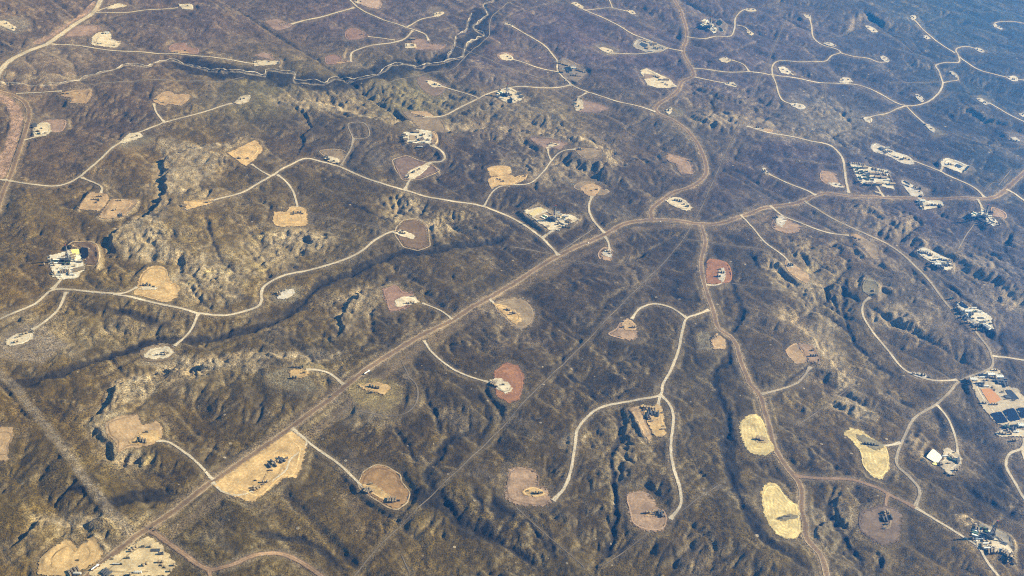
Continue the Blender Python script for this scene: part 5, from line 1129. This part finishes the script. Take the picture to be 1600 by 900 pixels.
def p_rig(h):
    r = root('drilling_rig'); MB().box((0, 0, 0), (11, 9, 7.0)).build('substructure', mBlue, r); fl = MB().box((0, 0, 7.0), (14, 12, .8)).build('rig_floor', mSteel, r)
    MB().box((-4.5, 4.5, 7.8), (4.5, 3, 3.2)).build('doghouse', mWhite, r); MB().box((4.5, 3.0, 7.8), (4, 4, 2.8)).build('drawworks', mBlue, r)
    d = MB(); H0, W0, W1 = 7.8, 7.0, 2.2; nl = 11
    def lvl(k): t = k/nl; w = (W0+(W1-W0)*t)/2; z = H0+(h-H0)*t; return [(-w, -w, z), (w, -w, z), (w, w, z), (-w, w, z)]
    for k in range(nl):
        a = lvl(k); b = lvl(k+1)
        for q in range(4):
            d.beam(a[q], b[q], .55); d.beam(b[q], b[(q+1) % 4], .32); d.beam(a[q], b[(q+1) % 4], .30); d.beam(a[(q+1) % 4], b[q], .30)
    d.build('derrick', mSteel, r); MB().box((0, 0, h), (3, 3, 1.6)).build('crown_block', mRed, r); MB().box((-2.6, 0, H0+(h-H0)*.62), (4.2, 5.5, .4)).build('monkey_board', mSteel, r)
    MB().box((0, 0, H0+9), (1.3, 1.3, 3.5)).build('top_drive', mRed, r); MB().beam((0, 0, H0+12), (0, 0, h), .3).build('drill_line', mBlack, r)
    rp = MB(); n = 0; rp.beam((6.5, 0, 7.0), (17, 0, .6), 2.2); rp.build('pipe_ramp', mSteel, r); MB().box((24, 0, .2), (14, 2.4, .9)).build('catwalk', mSteel, r)
    for k in range(5): MB().hcyl((24, -5.5+.6*k, .9), .22, 12, 0, 6).build('drill_pipe', mSteel, r)
    for k in range(3): MB().box((-13, -9+6.0*k, 0), (12, 3.2, 3.2)).build('mud_tank', mBlue, r)
    for k in range(3): MB().box((-27, -9+6.0*k, 0), (11, 3.0, 3.4)).build('generator_house', mGreen if k == 1 else mWhite, r)
    MB().beam((-5.5, -4, 7.8), (-8.5, -6, 1.0), 1.2).build('stairs', mSteel, r); return r
PROTO = {}
def proto(k, variant):
    key = (k, variant)
    if key in PROTO: return PROTO[key], False
    m1 = {'T': (mDark, mTan), 'S': (mTan, mDark), 'D': (mDark, mTan), 'W': (mSteel, mSteel), 'F': (mBlue, mTan), 'H': (mWhite, mWhite), 'B': (mTan, mWhite), 'C': (mSteel, mGreen), 'V': (mWhite, mDark), 'G': (mWhite, mDark), 'P': (mSteel, mSteel)}[k][variant]
    fn = {'T': p_tank, 'S': p_sep, 'D': p_dehy, 'W': p_well, 'F': p_frac, 'H': p_trailer, 'B': p_building, 'C': p_comp, 'V': p_pick, 'G': p_semi, 'P': p_pipes}[k]
    PROTO[key] = fn(m1); return PROTO[key], True
def dup(o):
    r = o.copy(); col.objects.link(r)
    for ch in o.children:
        c = ch.copy(); col.objects.link(c); c.parent = r
        for g in ch.children:
            d = g.copy(); col.objects.link(d); d.parent = c
    return r
NAMEOF = {'T': (('dark storage tank', 'tan storage tank'), 'tank', 'storage tanks on the pads'), 'S': (('tan separator shed', 'dark separator shed'), 'shed', 'separator sheds on the pads'), 'D': (('dark dehydrator unit', 'tan dehydrator unit'), 'dehydrator', 'dehydrator units on the pads'), 'W': (('railed grey wellhead',)*2, 'wellhead', 'wellheads on the pads'),
 'F': (('slate frac tank', 'tan frac tank'), 'frac tank', 'frac tanks on the pads'), 'H': (('white site trailer',)*2, 'trailer', 'site trailers on the pads'), 'B': (('tan metal building', 'white metal building'), 'building', 'metal buildings on the pads'),
 'C': (('grey compressor unit', 'green compressor unit'), 'compressor', 'compressor units on the pads'), 'V': (('white pickup truck', 'dark pickup truck'), 'truck', 'pickup trucks'), 'G': (('white tanker truck', 'dark tanker truck'), 'truck', 'tanker trucks'), 'P': (('rack of grey pipes',)*2, 'pipe rack', 'pipe racks in the yards')}
SPACE = {'T': 5.6, 'F': 4.2, 'C': 7.5, 'H': 15, 'S': 8, 'D': 8, 'B': 20, 'V': 6, 'G': 6, 'P': 9, 'W': 8}
def put(k, variant, x, y, ang, label, off=.86):
    o, first = proto(k, variant)
    if not first: o = dup(o)
    o.location = (x, y, float(zat(np.array([x]), np.array([y]))[0])+off); o.rotation_euler = (0, 0, ang)
    _, cat, grp = NAMEOF[k]
    tag(o, label, cat, grp); return o
ORD = ['first', 'second', 'third', 'fourth', 'fifth', 'sixth', 'seventh', 'eighth', 'ninth', 'tenth']
def ordinal(i, n):
    if n == 1: return ''
    if n == 2: return ('left ', 'right ')[i]
    if n == 3: return ('left ', 'middle ', 'right ')[i]
    if i == 0: return 'leftmost '
    if i == n-1: return 'rightmost '
    if i < n/2: return '%s-from-left ' % (ORD[i] if i < 10 else '%dth' % (i+1))
    j = n-1-i; return '%s-from-right ' % (ORD[j] if j < 10 else '%dth' % (j+1))
occ = []
def clear_of(x, y, r):
    for (a, b, q) in occ:
        if (a-x)**2+(b-y)**2 < (r+q)**2: return False
    return True
RADIUS = {'T': 2.5, 'F': 2.1, 'C': 3.8, 'H': 5.0, 'S': 3.2, 'D': 3.0, 'B': 8.0, 'V': 2.0, 'G': 4.0, 'P': 5.0, 'W': 2.0}
rigs = []
for (desc, tile, x, y, h, hd) in RIGS:
    p = to_ground(S('%g,%g' % (x, y), tile), Zf)[0]
    r = p_rig(h) ; a = rad(-hd)
    r.location = (p[0], p[1], float(zat(p[:1], p[1:])[0])+.86); r.rotation_euler = (0, 0, a)
    tag(r, 'tall derrick drilling rig on the '+desc, 'drilling rig', 'drilling rigs')
    for dx in (0, -13, -27, 14, 24): occ.append((p[0]+dx*math.cos(a), p[1]+dx*math.sin(a), 7.0))
nT = 0
for pi_, P in enumerate(pads):
    items = []
    for tok in P['eq'].split():
        hd, xy = tok.split('@'); kk = hd[0]; rest = hd[1:]
        cnt, _, an = rest.partition('/'); cnt = int(cnt or 1); an = float(an or 0)
        nT = nT+1 if kk == 'T' else nT
        if kk == 'T' and (nT % 3 == 0) and cnt > 1: kk = 'D'; cnt = 1 + cnt//3
        elif kk == 'T' and cnt > 2: cnt -= 1
        elif kk == 'T' and cnt == 2 and S(xy, P['tile'])[0][1] < 170: cnt = 1
        px = S(xy, P['tile'])[0]
        dirp = (math.cos(rad(an))*5, math.sin(rad(an))*5)
        w = to_ground(np.array([px, px+dirp]), Zf); d = w[1]-w[0]; d /= np.linalg.norm(d)
        ang = math.atan2(d[1], d[0])
        for i in range(cnt):
            q = w[0]+d*SPACE[kk]*(i-(cnt-1)/2)
            ok = False
            for tr in range(14):                     # shuffle aside rather than stand inside a neighbour
                s = q+(np.array([rng.uniform(-1, 1), rng.uniform(-1, 1)])*tr*1.6 if tr else 0)
                if clear_of(s[0], s[1], RADIUS[kk]): ok = True; break
            if not ok: continue
            occ.append((s[0], s[1], RADIUS[kk])); items.append((kk, s, ang+(math.pi/2 if kk == 'F' else 0)))
    var = {k: (pi_*7+ord(k)) % 5 in (1, 3, 4) for k in NAMEOF}
    for k in NAMEOF:
        g = [it for it in items if it[0] == k]
        g.sort(key=lambda it: it[1][0])
        v = int(var[k])
        for i, (_, s, ang) in enumerate(g):
            lab = ordinal(i, len(g))+NAMEOF[k][0][v]+' on the '+P['desc']
            put(k, v, float(s[0]), float(s[1]), ang, lab)
for (lab, k, x, y, an) in VEHICLES:
    w = to_ground(np.array([(x, y), (x+5*math.cos(rad(-an)), y+5*math.sin(rad(-an)))]), Zf); d = w[1]-w[0]
    put('G' if k == 'G' else 'V', int(k == 'D'), float(w[0][0]), float(w[0][1]), math.atan2(d[1], d[0]), lab, .60)

# ------------------------------------------------------------------ haze
hm = bpy.data.materials.new('haze'); hm.use_nodes = True; hn = hm.node_tree; hn.nodes.clear()
ho = hn.nodes.new('ShaderNodeOutputMaterial'); pv = hn.nodes.new('ShaderNodeVolumePrincipled'); hn.links.new(pv.outputs[0], ho.inputs['Volume'])
pv.inputs['Color'].default_value = HAZE_COL; pv.inputs['Density'].default_value = HAZE; pv.inputs['Anisotropy'].default_value = .6
pv.inputs['Absorption Color'].default_value = (1, 1, 1, 1)
hb = MB().box((0, 0, -60), (80000, 80000, 1572)).build('haze', hm, None); tag(hb, 'pale blue haze thickening towards the upper right', 'haze', kind='stuff')
print('done', round(time.time()-T0, 1), len(bpy.data.objects))
